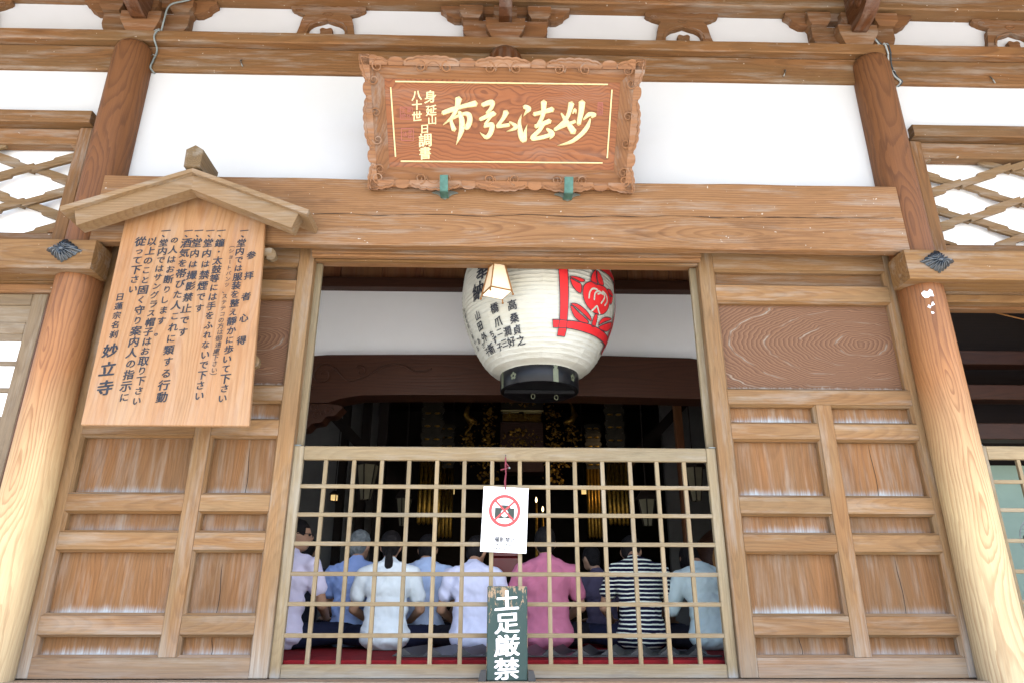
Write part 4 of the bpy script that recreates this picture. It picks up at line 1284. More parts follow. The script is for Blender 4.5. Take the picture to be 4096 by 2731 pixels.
cols = [
    ('参拝者心得', (0.325, 1.154), (0.352, 0.548), 1.0, 1),
    ('一、', (0.250, 1.341), (0.262, 1.318), 0.95, 1), ('堂内では服装を整え靜かに歩いて下さい', (0.245, 1.246), (0.303, 0.170), 1.0, 1),
    ('（ショートパンツ、ステテコの方は御遠慮下さい）', (0.189, 1.225), (0.222, 0.309), 0.66, 0),
    ('一、', (0.098, 1.339), (0.112, 1.318), 0.95, 1), ('鐘・太鼓等には手をふれないで下さい', (0.103, 1.244), (0.160, 0.185), 1.0, 1),
    ('一、', (0.028, 1.338), (0.040, 1.316), 0.95, 1), ('堂内は禁煙です', (0.030, 1.243), (0.057, 0.765), 1.05, 1),
    ('一、', (-0.048, 1.337), (-0.036, 1.315), 0.95, 1), ('堂内は撮影禁止です', (-0.046, 1.242), (-0.016, 0.600), 1.05, 1),
    ('一、', (-0.118, 1.335), (-0.106, 1.313), 0.95, 1), ('酒気を帯びた人これに類する行動', (-0.116, 1.241), (-0.058, 0.175), 1.1, 1),
    ('の人はお断りします。', (-0.194, 1.262), (-0.158, 0.601), 1.0, 1),
    ('一、', (-0.264, 1.333), (-0.252, 1.311), 0.95, 1), ('堂内ではサングラス帽子はお取り下さい', (-0.261, 1.239), (-0.202, 0.150), 1.0, 1),
    ('以上のこと固く守り案内人の指示に', (-0.341, 1.249), (-0.278, 0.172), 1.05, 1),
    ('從って下さい', (-0.413, 1.248), (-0.386, 0.895), 1.1, 1),
    ('日蓮宗名刹', (-0.452, 0.838), (-0.436, 0.579), 0.85, 1),
    ('妙立寺', (-0.428, 0.473), (-0.408, 0.230), 1.5, 2),
]
for txt, p, q, sz, b in cols:
    bm = bmesh.new()
    n = len(txt)
    for i, ch in enumerate(txt):
        f = i / max(1, n - 1)
        s = 0.066 * sz * random.uniform(0.93, 1.07) * (0.86 if '\u3040' <= ch <= '\u30ff' else 1.0)
        x, y = p[0] + (q[0] - p[0]) * f, p[1] + (q[1] - p[1]) * f
        ang = {'（': 1, '）': 1, 'ー': 1}.get(ch, 0)
        fn = (lambda a, bb, e=0: kz(a, bb, 0.0016 + e))
        if ang:
            fn = (lambda a, bb, e=0, x=x, y=y: kz(x + (bb - y), y - (a - x), 0.0016 + e))
        bm_glyph(bm, ch, fn, x + random.uniform(-.003, .003), y, s * 0.96, s, {0: 0.006, 1: 0.030, 2: 0.034}[b], 0.13, 0.025)
    orient(bm, KN)
    finish(bm, 'writing_column', M['ink_faint'], t, recalc=False)['kind'] = 'stuff'

# ------------------------------------------------------------------ big paper lantern
LC = (0.289, 0.75)
LP = [(3.19, 0.30), (3.222, 0.375), (3.309, 0.453), (3.459, 0.53), (3.626, 0.588), (3.815, 0.612), (4.062, 0.59), (4.25, 0.515), (4.40, 0.40), (4.48, 0.30)]
def lrad(z):
    zs = [p[0] for p in LP]
    if z <= zs[0]: return LP[0][1]
    if z >= zs[-1]: return LP[-1][1]
    i = max(k for k in range(len(LP)) if zs[k] <= z)
    i = min(i, len(LP) - 2)
    def pt(k): return LP[max(0, min(len(LP) - 1, k))]
    p0, p1, p2, p3 = pt(i - 1), pt(i), pt(i + 1), pt(i + 2)
    tt = (z - p1[0]) / (p2[0] - p1[0])
    m1 = (p2[1] - p0[1]) / (p2[0] - p0[0]) * (p2[0] - p1[0])
    m2 = (p3[1] - p1[1]) / (p3[0] - p1[0]) * (p2[0] - p1[0])
    return (2*tt**3 - 3*tt**2 + 1) * p1[1] + (tt**3 - 2*tt**2 + tt) * m1 + (-2*tt**3 + 3*tt**2) * p2[1] + (tt**3 - tt**2) * m2
def on_lantern(phi, z, e=0.008):
    r = lrad(z) + e
    a = R_(phi)
    return (LC[0] + r * math.sin(a), LC[1] - r * math.cos(a), z)
t = root('paper_lantern', 'huge white paper lantern with red crest and black writing hanging in the opening', 'lantern', (LC[0], LC[1], 3.06))
bm = bmesh.new()
nz, ns = 42 * 4, 96
rows = []
for k in range(nz + 1):
    z = 3.188 + (4.482 - 3.188) * k / nz
    rib = abs(math.sin(math.pi * k / 4))
    row = []
    for s in range(ns):
        a = 2 * math.pi * s / ns
        seam = abs(((s * 8 / ns) % 1.0) - 0.5) * 2
        seam_d = 0.004 * max(0, (seam - 0.80) / 0.2)
        cr = 0.003 * mnoise.noise(Vector((math.sin(a) * 9, math.cos(a) * 9, z * 34)))
        r = lrad(z) - 0.0042 * rib + seam_d + cr
        row.append(bm.verts.new((LC[0] + r * math.sin(a), LC[1] - r * math.cos(a), z)))
    rows.append(row)
for A, B in zip(rows[:-1], rows[1:]):
    for s in range(ns):
        bm.faces.new((A[s], A[(s + 1) % ns], B[(s + 1) % ns], B[s]))
finish(bm, 'paper_body', M['lpaper'], t, 'z', smooth=False)
for z0, z1, nm in ((3.060, 3.196, 'bottom_rim'), (4.474, 4.60, 'top_rim')):
    bm = bmesh.new()
    bm_lathe(bm, [(0.25, z0 + 0.02), (0.288, z0 + 0.004), (0.298, z0), (0.303, z0 + 0.006), (0.303, z1 - 0.006), (0.298, z1), (0.25, z1)], LC[0], LC[1], 64)
    rim = finish(bm, nm, M['lacquer'], t, 'z', smooth=True)
    rim.data.polygons.foreach_set('use_smooth', [len(p.vertices) == 4 for p in rim.data.polygons])
    if nm == 'bottom_rim':
        bm = bmesh.new()
        bm_box(bm, LC[0] - 0.27, LC[0] + 0.27, LC[1] - 0.02, LC[1] + 0.02, z0 - 0.012, z0 + 0.018, 0.003, )
        finish(bm, 'cross_bar', M['lacquer'], rim, 'x')
        for (x, y) in ((LC[0] - 0.05, LC[1] - 0.01), (LC[0] + 0.13, LC[1] + 0.015)):
            bm = bmesh.new()
            bm_tube(bm, [(x + 0.014 * math.cos(q * 0.4488), y, z0 - 0.032 + 0.019 * math.sin(q * 0.4488)) for q in range(14)], 0.003, 6, closed=True)
            finish(bm, 'pull_ring', M['olive'], rim, smooth=True)
        for ph, nmf in ((-43, 0), (52, 0), (140, 0), (-130, 0)):
            bm = bmesh.new()
            for q in range(5):
                an = 2 * math.pi * q / 5 + 0.3
                tt = [bm.verts.new((LC[0] + 0.3045 * math.sin(R_(ph) + (0.017 * math.cos(an) + 0.011 * math.cos(w)) / 0.303), LC[1] - 0.3045 * math.cos(R_(ph) + (0.017 * math.cos(an) + 0.011 * math.cos(w)) / 0.303), 3.125 + 0.019 * math.sin(an) + 0.0115 * math.sin(w))) for w in [2 * math.pi * e / 10 for e in range(10)]]
                bm.faces.new(tt)
            finish(bm, 'plum_blossom_mount', M['olive'], rim)
        for ph in (20, 110, 200, 290):
            bm = bmesh.new()
            vv = []
            for (a, z) in ((-0.021, 3.062), (0.021, 3.062), (0.021, 3.158), (0.010, 3.170), (0.020, 3.182), (0.0, 3.194), (-0.020, 3.182), (-0.010, 3.170), (-0.021, 3.158)):
                an = R_(ph) + a / 0.303
                vv.append(bm.verts.new((LC[0] + 0.3055 * math.sin(an), LC[1] - 0.3055 * math.cos(an), z)))
            bm.faces.new(vv)
            finish(bm, 'strap_mount', M['olive'], rim)
bm = bmesh.new()
bm_tube(bm, [(LC[0], LC[1], 4.59), (LC[0], LC[1], 5.40)], 0.012, 8)
finish(bm, 'hanging_rod', M['iron'], t, smooth=True)

def lantern_poly(bm, poly, e=0.008, cuts=3):
    tb = bmesh.new()
    f = tb.faces.new([tb.verts.new((p, z * 60, 0)) for p, z in poly])
    bmesh.ops.triangulate(tb, faces=tb.faces[:])
    for _ in range(cuts):
        longe = [ed for ed in tb.edges if ed.calc_length() > 2.2]
        if not longe: break
        bmesh.ops.subdivide_edges(tb, edges=longe, cuts=1)
        bmesh.ops.triangulate(tb, faces=tb.faces[:])
    for v in tb.verts:
        v.co = Vector(on_lantern(v.co.x, v.co.y / 60, e))
    merge(bm, tb)
def out_orient(bm):
    bm.normal_update()
    for f in bm.faces:
        c = f.calc_center_median()
        if f.normal.dot(Vector((c.x - LC[0], c.y - LC[1], 0))) < 0:
            f.normal_flip()
crest = {
'left_bar': [(9.6, 3.99), (16.6, 3.99), (16.6, 3.89), (17.0, 3.79), (17.5, 3.685), (18.4, 3.543), (19.1, 3.448), (19.6, 3.389), (19.1, 3.346), (12.2, 3.346), (12.6, 3.397), (12.8, 3.469), (11.7, 3.605), (10.7, 3.751), (9.8, 3.88)],
'low_bar': [(7.3, 3.449), (13.2, 3.451), (19.2, 3.452), (31.4, 3.46), (45.3, 3.463), (58.3, 3.463), (74.1, 3.468), (92, 3.468), (92, 3.412), (80.1, 3.408), (54.6, 3.402), (37.1, 3.401), (23.1, 3.403), (8.2, 3.397)],
'top_bar': [(5, 3.915), (22, 3.905), (45, 3.90), (70, 3.905), (92, 3.905), (92, 3.965), (70, 3.968), (45, 3.965), (22, 3.965), (5, 3.97)],
'right_bar': [(77, 3.35), (82.5, 3.35), (83, 3.6), (83, 3.99), (76, 3.99), (76, 3.6)],
'fruit': [(43.1, 3.766), (48.5, 3.774), (53.7, 3.765), (58.8, 3.72), (58.9, 3.648), (55.4, 3.59), (50.6, 3.559), (43.1, 3.547), (36.9, 3.562), (32.1, 3.594), (29.3, 3.646), (29.1, 3.706), (31.6, 3.743), (36.3, 3.767)],
'leaf1': [(41.1, 3.884), (36.5, 3.826), (35.8, 3.769), (42.1, 3.761), (40.8, 3.815)],
'leaf2': [(42.3, 3.88), (47.3, 3.839), (49.2, 3.784), (44.4, 3.77), (41.9, 3.811)],
'leaf3': [(18.2, 3.762), (22.9, 3.773), (30.2, 3.762), (27.2, 3.739), (22.2, 3.751)],
'leaf4': [(18.6, 3.751), (23.1, 3.736), (27.3, 3.721), (27.2, 3.653), (21.2, 3.686)],
'leaf5': [(20.1, 3.567), (25.2, 3.574), (33.3, 3.547), (39.7, 3.511), (40.6, 3.484), (29.8, 3.526), (24.7, 3.549)],
'leaf6': [(20.2, 3.558), (28.2, 3.516), (39.3, 3.471), (31.5, 3.459), (24.0, 3.489)],
'leaf7': [(50.8, 3.484), (53.3, 3.539), (60.3, 3.571), (69.5, 3.59), (57.8, 3.526)],
'leaf8': [(52.1, 3.472), (58.6, 3.513), (71.8, 3.574), (74.4, 3.537), (66.6, 3.482), (56.3, 3.464)],
'leaf9': [(54.1, 3.766), (57.7, 3.784), (63.5, 3.779), (65.4, 3.758), (59.3, 3.744)],
'leaf10': [(59.6, 3.731), (64.9, 3.746), (63.5, 3.693), (60.5, 3.676)],
'stem': [(43.0, 3.531), (46.2, 3.547), (47.5, 3.471), (45.4, 3.459), (42.7, 3.46)],
}
bm = bmesh.new()
bo = bmesh.new()
for k, poly in crest.items():
    if not k.endswith('bar'):
        poly = smooth_poly(poly, 3)
    lantern_poly(bm, poly, 0.0085)
    P = poly + [poly[0]]
    for a, b in zip(P[:-1], P[1:]):
        n = max(1, int(math.hypot(b[0] - a[0], (b[1] - a[1]) * 60) / 3))
        pts = [(a[0] + (b[0] - a[0]) * q / n, (a[1] + (b[1] - a[1]) * q / n) * 95.0, 0.55) for q in range(n + 1)]
        bm_stroke(bo, pts, lambda p, z: on_lantern(p, z / 95.0, 0.0105), 1)
out_orient(bm)
finish(bm, 'red_crest', M['crest_red'], t, recalc=False)
out_orient(bo)
finish(bo, 'crest_outline', M['ink'], t, recalc=False)
bm = bmesh.new()
for w in ([(34.6, 3.635), (34.9, 3.682), (37.6, 3.716), (41.9, 3.721)], [(39.7, 3.637), (39.9, 3.687), (43.6, 3.715), (48.1, 3.705)], [(42.7, 3.688), (47.9, 3.717), (50.9, 3.691), (47.5, 3.633)], [(47.8, 3.728), (52.9, 3.714), (54.9, 3.674), (52.3, 3.633)], [(39, 3.552), (41, 3.575), (43.5, 3.60), (46, 3.575), (48.5, 3.555)]):
    bm_stroke(bm, [(p, z * 95, 1.35) for p, z in w], lambda p, z: on_lantern(p, z / 95.0, 0.0118), 4)
out_orient(bm)
finish(bm, 'crest_white_lines', M['lpaper'], t, recalc=False)
LT = [('奉', -46, 3.885, 2.15), ('納', -51, 3.735, 2.0), ('山', -56.3, 3.561, 1.0), ('田', -57.0, 3.485, 1.0), ('外', -56.6, 3.400, 1.0), ('あ', -66.5, 3.402, 0.62), ('さ', -62.5, 3.358, 0.55), ('子', -60.9, 3.308, 0.75),
      ('橋', -37.7, 3.564, 1.05), ('爪', -36.9, 3.467, 1.0), ('ち', -46.1, 3.401, 0.72), ('ず', -44.9, 3.357, 0.7), ('子', -42.5, 3.308, 0.75), ('二', -37.9, 3.400, 0.75), ('三', -36.1, 3.322, 0.8), ('新', -53.5, 3.316, 1.0),
      ('高', -22.9, 3.559, 1.05), ('桑', -22.5, 3.469, 1.0), ('貞', -21.7, 3.392, 0.92), ('之', -19.8, 3.320, 0.92), ('潤', -30.3, 3.391, 0.95), ('好', -28.8, 3.322, 0.9)]
col = '平成七年八月十日'
for i, ch in enumerate(col):
    f = i / (len(col) - 1)
    LT.append((ch, -76.5 + 2.2 * f, 3.673 - 0.303 * f, 0.55))
for name, lo, hi in (('dedication_writing', 0, 2), ('donor_writing', 2, 8), ('donor_writing', 8, 16), ('donor_writing', 16, 22), ('date_writing', 22, 99)):
    bm = bmesh.new()
    for ch, ph, z, sc_ in LT[lo:hi]:
        sz = 0.072 * sc_
        r = lrad(z)
        bm_glyph(bm, ch, lambda a, b, e=0, r=r: on_lantern(math.degrees(a), b, 0.0085 + e), R_(ph), z, sz / r, sz, 0.024, 0.12, 0.025)
    out_orient(bm)
    finish(bm, name, M['ink'], t, recalc=False)['kind'] = 'stuff'

t.location.z += 0.004

# ------------------------------------------------------------------ small lit pendant lamp before the lantern
AX_ = math.radians(24)
def lamp_pt(u, v, z, c=(-0.047, 0.060)):
    return (c[0] + u * math.cos(AX_) - v * math.sin(AX_), c[1] + u * math.sin(AX_) + v * math.cos(AX_), z)
t = root('pendant_lamp', 'small lit timber-framed paper lamp hanging before the big lantern', 'lamp', (-0.047, 0.060, 3.565))
zt, zb, ht, hb = 3.800, 3.582, 0.040, 0.080
cs = [(-1, -1), (1, -1), (1, 1), (-1, 1)]
for i in range(4):
    a, b = cs[i], cs[(i + 1) % 4]
    bm = bmesh.new()
    k = 0.96
    bm.faces.new([bm.verts.new(lamp_pt(*p)) for p in ((a[0] * hb * k, a[1] * hb * k, zb), (b[0] * hb * k, b[1] * hb * k, zb), (b[0] * ht * k, b[1] * ht * k, zt), (a[0] * ht * k, a[1] * ht * k, zt))])
    finish(bm, 'paper_pane', M['lamppaper'], t)
    bm = bmesh.new()
    bm_tube(bm, [lamp_pt(a[0] * hb * 1.06, a[1] * hb * 1.06, zb - 0.022), lamp_pt(a[0] * ht * 0.97, a[1] * ht * 0.97, zt + 0.018)], 0.0062, 4)
    finish(bm, 'corner_post', M['lampframe'], t)
    for z, h in ((zb + 0.004, hb), (zt - 0.006, ht)):
        bm = bmesh.new()
        bm_tube(bm, [lamp_pt(a[0] * h, a[1] * h, z), lamp_pt(b[0] * h, b[1] * h, z)], 0.005, 4)
        finish(bm, 'frame_bar', M['lampframe'], t)
    bm = bmesh.new()
    bmesh.ops.create_uvsphere(bm, u_segments=8, v_segments=6, radius=0.0085)
    bmesh.ops.transform(bm, matrix=Matrix.Translation(lamp_pt(a[0] * hb * 1.07, a[1] * hb * 1.07, zb - 0.025)), verts=bm.verts[:])
    finish(bm, 'foot_knob', M['lampframe'], t, smooth=True)
bm = bmesh.new()
bm.faces.new([bm.verts.new(lamp_pt(a[0] * hb * 0.95, a[1] * hb * 0.95, zb - 0.001)) for a in cs])
finish(bm, 'glowing_base', M['lampglow'], t)
bm = bmesh.new()
bm_tube(bm, [lamp_pt(0, 0, zt - 0.01), lamp_pt(0, 0, 5.40)], 0.004, 6)
finish(bm, 'cord', M['iron'], t)

# ------------------------------------------------------------------ no-photography sheet
t = root('no_photo_sign', 'white laminated no-photography sheet hanging on the gate from a ribbon', 'sign', (0.016, -0.014, 1.82))
SX, SZ, tilt = 0.016, 2.03, R_(-2.4)
def sg(a, b, n=0.0):
    return (SX + a * math.cos(tilt) - b * math.sin(tilt), -0.005 - n + 0.0012 * math.cos(a * 9), SZ + a * math.sin(tilt) + b * math.cos(tilt))
bm = bmesh.new()
g = 8
grid = [[[bm.verts.new(sg(-0.140 + 0.280 * i / g, -0.196 + 0.392 * j / g, n)) for i in range(g + 1)] for j in range(g + 1)] for n in (0, -0.0012)]
for q in range(2):
    for j in range(g):
        for i in range(g):
            bm.faces.new((grid[q][j][i], grid[q][j][i + 1], grid[q][j + 1][i + 1], grid[q][j + 1][i]))
for i in range(g):
    for (j0) in (0, g):
        bm.faces.new((grid[0][j0][i], grid[0][j0][i + 1], grid[1][j0][i + 1], grid[1][j0][i]))
        bm.faces.new((grid[0][i][j0], grid[0][i + 1][j0], grid[1][i + 1][j0], grid[1][i][j0]))
finish(bm, 'sheet', M['white_sheet'], t)
cx, cz = -0.003, 0.052
bm = bmesh.new()
N_ = 48
for k in range(N_):
    a0, a1 = 2 * math.pi * k / N_, 2 * math.pi * (k + 1) / N_
    bm.faces.new([bm.verts.new(sg(cx + r * math.cos(a), cz + r * math.sin(a), 0.0022)) for r, a in ((0.079, a0), (0.098, a0), (0.098, a1), (0.079, a1))])
for s in (-1, 1):
    bm_stroke(bm, [(cx - 0.060, cz - s * 0.060, 0.012), (cx, cz, 0.012), (cx + 0.060, cz + s * 0.060, 0.012)], lambda a, b: sg(a, b, 0.0026), 3)
orient(bm, (0, -1, 0))
finish(bm, 'red_prohibition_ring', M['red_ring'], t, recalc=False)
bm = bmesh.new()
body = [(-0.060, -0.046), (0.060, -0.046), (0.060, 0.016), (0.036, 0.016), (0.030, 0.034), (-0.022, 0.034), (-0.028, 0.016), (-0.060, 0.016)]
bm.faces.new([bm.verts.new(sg(cx + a, cz + b, 0.0016)) for a, b in body])
orient(bm, (0, -1, 0))
finish(bm, 'camera_silhouette', M['cam_ink'], t, recalc=False)
bm = bmesh.new()
bm.faces.new([bm.verts.new(sg(cx + 0.023 * math.cos(q * 0.3142), cz - 0.016 + 0.023 * math.sin(q * 0.3142), 0.0020)) for q in range(20)])
orient(bm, (0, -1, 0))
finish(bm, 'camera_lens', M['white_sheet'], t, recalc=False)
bm = bmesh.new()
for i, ch in enumerate('撮影禁止'):
    bm_glyph(bm, ch, lambda a, b, e=0: sg(a, b, 0.0018 + e), -0.043 + i * 0.033, -0.121, 0.034, 0.034, 0.018, 0.0, 0.0)
for txt, z in (('PHOTOGRADPHS', -0.150), ('PROHIBITED', -0.175)):
    for i, ch in enumerate(txt):
        bm_glyph(bm, ch, lambda a, b, e=0: sg(a, b, 0.0018 + e), -0.054 + i * 0.0125, z, 0.017, 0.017, 0.03, 0.0, 0.0)
orient(bm, (0, -1, 0))
finish(bm, 'printed_text', M['ink'], t, recalc=False)
bm = bmesh.new()
bm_tube(bm, [(0.020, -0.004, 2.415), (0.019, -0.010, 2.36), (0.022, -0.012, 2.31), (0.016, -0.012, 2.26), (0.020, -0.010, 2.21)], [0.004, 0.006, 0.004, 0.007, 0.004], 6)
bm_tube(bm, [(-0.012, -0.010, 2.333), (0.020, -0.014, 2.340), (0.042, -0.010, 2.352), (0.022, -0.010, 2.378)], 0.004, 6)
finish(bm, 'ribbon', M['ribbon'], t)
bm = bmesh.new()
bmesh.ops.create_uvsphere(bm, u_segments=10, v_segments=8, radius=0.008)
bmesh.ops.transform(bm, matrix=Matrix.Translation((0.043, -0.014, 2.345)), verts=bm.verts[:])
finish(bm, 'bell', M['steel'], t, smooth=True)
bm = bmesh.new()
bm_tube(bm, [(0.020, 0.012, 2.425), (0.020, -0.012, 2.428)], 0.003, 6)
finish(bm, 'nail', M['iron'], t)

# ------------------------------------------------------------------ green board: no shoes
t = root('no_shoes_board', 'small upright green board with white brush characters before the gate', 'sign', (0.032, -0.10, 1.140))
bm = bmesh.new()
bm_box(bm, -0.084, 0.148, -0.112, -0.092, 1.141, 1.640, 0.006)
finish(bm, 'board', M['greenboard'], t, 'z', bl=lambda a, b, c: 1.0 if (abs(a - 0.032) > 0.112 or c > 1.632) else 0.0)
bm = bmesh.new()
for i, ch in enumerate('土足厳禁'):
    bm_glyph(bm, ch, lambda a, b, e=0: (a, -0.1138 - e, b), 0.030, 1.562 - i * 0.1195, 0.148, 0.118, 0.026, 0.08, 0.02)
orient(bm, (0, -1, 0))
finish(bm, 'white_writing', M['white_sheet'], t, recalc=False)
for x0, x1 in ((-0.128, -0.086), (0.150, 0.192)):
    bm = bmesh.new()
    s = -1 if x0 < 0 else 1
    xi = x1 if s < 0 else x0
    xo = x0 if s < 0 else x1
    bm_prism(bm, [(xi, 1.141), (xo, 1.141), (xo - s * 0.004, 1.168), (xo - s * 0.012, 1.192), (xi, 1.196)], XZ, -0.125, -0.075)
    finish(bm, 'stand_foot', M['slat'], t)

# ------------------------------------------------------------------ cables and old nails on the upper timbers
def cable(name, pts, r, mat, label, clips=()):
    bm = bmesh.new()
    bm_tube(bm, spline(pts, 5), r, 8)
    o = finish(bm, name, mat, smooth=True)
    tag(o, label, 'cable')
    for c in clips:
        bm = bmesh.new()
        bm_tube(bm, [(c[0] - 0.02, c[1], c[2]), (c[0], c[1] - 0.014, c[2]), (c[0] + 0.02, c[1], c[2])], 0.003, 5)
        finish(bm, 'clip', M['steel'], o)
cable('cable', [(-2.42, -0.158, 6.3), (-2.40, -0.160, 6.06), (-2.50, -0.152, 5.99), (-2.615, -0.185, 5.90), (-2.64, -0.175, 5.76), (-2.665, -0.14, 5.682), (-2.668, -0.170, 5.672), (-2.69, -0.170, 5.62), (-2.685, -0.165, 5.572), (-2.68, -0.112, 5.52), (-2.692, -0.112, 5.42), (-2.70, -0.110, 5.352), (-2.68, -0.05, 5.338)], 0.0068, M['cable'], 'grey cable running down beside the left pillar head', [(-2.675, -0.175, 5.65), (-2.69, -0.12, 5.46)])
cable('cable', [(2.905, -0.12, 5.87), (2.975, -0.135, 5.68), (2.985, -0.169, 5.67), (2.995, -0.169, 5.58), (3.005, -0.150, 5.565), (3.020, -0.112, 5.50), (3.045, -0.112, 5.40), (3.085, -0.108, 5.35), (3.07, -0.05, 5.338)], 0.0065, M['fanplastic'], 'white cable running down beside the right pillar head', [(2.99, -0.175, 5.65), (3.035, -0.12, 5.44)])
cable('cable', [(2.935, -0.12, 5.80), (2.995, -0.138, 5.68), (3.010, -0.169, 5.67), (3.018, -0.169, 5.58), (3.026, -0.150, 5.565), (3.042, -0.112, 5.49), (3.068, -0.112, 5.39), (3.10, -0.108, 5.35), (3.085, -0.05, 5.338)], 0.005, M['cable_dark'], 'dark cable beside the white one at the right pillar head')
for (x, z, s, lab) in ((-2.02, 5.40, 1, 'left of the plaque'), (2.18, 5.40, -1, 'left of the right pillar'), (3.82, 5.37, 1, 'near the right edge')):
    bm = bmesh.new()
    bm_tube(bm, [(x, -0.09, z + 0.06), (x - s * 0.012, -0.113, z + 0.04), (x, -0.115, z + 0.01), (x + s * 0.012, -0.112, z - 0.02)], 0.0045, 6)
    tag(finish(bm, 'bent_nail', M['steel'], smooth=True), 'old bent nail in the tie beam, ' + lab, 'nail', 'old nails in the tie beam')

# ------------------------------------------------------------------ inside of the hall
tag(box('plaster_wall', -2.384, 2.459, 2.04, 2.14, 3.686, 4.577, M['plaster_in'], bev=0), kind='structure')
tag(long_box('inner_head_rail', -5.9, 5.9, 1.93, 2.15, 4.491, 4.599, M['inner'], bev=0.006, seg=6), 'dark red-brown rail between the hall ceiling and the inner white wall', 'rail')
ce = tag(box('hall_ceiling', -6.0, 6.0, 0.14, 3.20, 5.44, 5.50, M['ceil'], bev=0), kind='structure')
for k in range(28):
    x = -5.9 + k * 0.425
    box('ceiling_board', x + 0.004, x + 0.421, 0.15, 3.05, 5.406 + 0.004 * (k % 2), 5.438, M['ceil'], ce, 'y', 0.003)
ub = tag(box('upper_board_wall', -6.0, 6.0, 2.06, 2.14, 4.586, 5.44, M['ceil'], bev=0), kind='structure')
for k in range(14):
    x = -2.9 + k * 0.42
    box('wall_board', x + 0.003, x + 0.417, 2.035 + 0.004 * (k % 2), 2.058, 4.600, 5.40, M['ceil'], ub, 'z', 0.003)
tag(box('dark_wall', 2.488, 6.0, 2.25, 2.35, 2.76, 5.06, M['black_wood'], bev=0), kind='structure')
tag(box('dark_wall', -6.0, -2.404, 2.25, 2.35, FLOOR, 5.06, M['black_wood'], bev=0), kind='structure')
for k in range(3):
    tag(long_box('inner_tie_beam', 3.0, 5.9, 1.3 + 0.25 * k, 1.46 + 0.25 * k, 2.85 + 0.42 * k, 2.99 + 0.42 * k, M['inner'], bev=0.005, seg=4), ['lowest', 'middle', 'topmost'][k] + ' dark tie beam in the gloom above the fan', 'beam', 'dark tie beams inside the right bay')
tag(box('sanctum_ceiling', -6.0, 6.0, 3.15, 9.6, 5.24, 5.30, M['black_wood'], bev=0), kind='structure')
def s3(a, b):
    return (-0.043 + (a + 0.043) * 0.8649, 1.55 + (b - 1.55) * 0.8649)
t = root('rainbow_beam', 'dark rainbow beam with carved swirl spanning the hall under the white wall', 'beam', (0, 2.0, 3.35))
bm = bmesh.new()
poly = [(-2.30, 3.98), (-2.24, 4.03), (-2.12, 4.07), (-1.9, 4.09), (-0.8, 4.105), (0.2, 4.11), (1.2, 4.11), (2.1, 4.09), (2.3, 4.06), (2.42, 4.01), (2.42, 3.62), (2.1, 3.625), (1.0, 3.645), (0, 3.65), (-0.9, 3.645), (-1.5, 3.635), (-1.7, 3.60), (-1.85, 3.55), (-2.30, 3.54)]
bm_prism(bm, [s3(a, b) for a, b in poly], XZ, 1.86, 2.12)
beam = finish(bm, 'beam_body', M['inner'], t, 'x')
for (c, rad, turn, sgn, st) in (((-1.92, 3.86), 0.135, 9.0, 1, 0.4), ((-1.52, 3.90), 0.07, 6.0, -1, 2.4)):
    scroll(t, c, rad, turn, sgn, M['inner'], lambda a, b: (s3(a, b)[0], 1.858, s3(a, b)[1]), 0.010, st)
for pts in ([(-1.80, 3.94), (-1.65, 3.80), (-1.45, 3.85), (-1.30, 3.95), (-1.15, 3.99), (-1.0, 3.95)], [(-2.28, 3.75), (-2.15, 3.70), (-2.02, 3.72)], [(-1.05, 3.97), (-0.9, 3.90), (-0.75, 3.94)]):
    bm = bmesh.new()
    bm_tube(bm, [(s3(a, b)[0], 1.858, s3(a, b)[1]) for a, b in spline(pts, 5)], 0.009, 6)
    finish(bm, 'carved_line', M['inner'], t, smooth=True)
t = root('carved_support', 'dark scrolled carving under the left end of the rainbow beam', 'carving', (-1.85, 2.0, 2.98))
bm = bmesh.new()
bm_prism(bm, [s3(a, b) for a, b in smooth_poly([(-2.35, 3.535), (-1.74, 3.535), (-1.73, 3.47), (-1.78, 3.42), (-1.86, 3.41), (-1.90, 3.35), (-2.00, 3.33), (-2.06, 3.27), (-2.18, 3.26), (-2.35, 3.20)], 3)], XZ, 1.90, 2.08)
finish(bm, 'carving_body', M['inner'], t)
for c in ((-1.84, 3.47), (-1.96, 3.42), (-2.10, 3.36), (-2.0, 3.49)):
    scroll(t, c, 0.05, 8.0, 1, M['inner'], lambda a, b: (s3(a, b)[0], 1.897, s3(a, b)[1]), 0.008, 0.0)
# posts and white wall strips deep inside
for (x, w, y, lab) in ((-2.36, 0.11, 5.9, 'leftmost'), (-2.06, 0.12, 5.9, 'second'), (-1.70, 0.14, 5.2, 'third'), (2.32, 0.10, 4.5, 'reddish lit'), (3.2, 0.13, 5.9, 'rightmost')):
    tag(box('hall_post', x, x + w, y, y + w, FLOOR, 5.235, M['ceil'] if lab == 'reddish lit' else M['black_wood'], None, 'z', 0.006), lab + ' dark post deep inside the hall', 'post', 'posts deep inside the hall')
tag(box('plaster_wall', -3.2, -1.72, 6.1, 6.2, FLOOR, 5.235, M['shaded_plaster'], bev=0), kind='structure')
tag(box('plaster_wall', 2.52, 4.0, 6.1, 6.2, FLOOR, 5.235, M['shaded_plaster'], bev=0), kind='structure')
for s, x0 in ((1, -2.95), (-1, 3.05)):
    bm = bmesh.new()
    bm_prism(bm, [(x0, 4.55), (x0 + s * 0.18, 4.55), (x0 + s * 1.75, 2.95), (x0 + s * 1.55, 2.95)], XZ, 5.35, 5.46)
    tag(finish(bm, 'slanting_brace', M['black_wood'], grain='x'), 'dark slanting timber deep inside the %s of the hall' % ('left' if s > 0 else 'right'), 'brace')

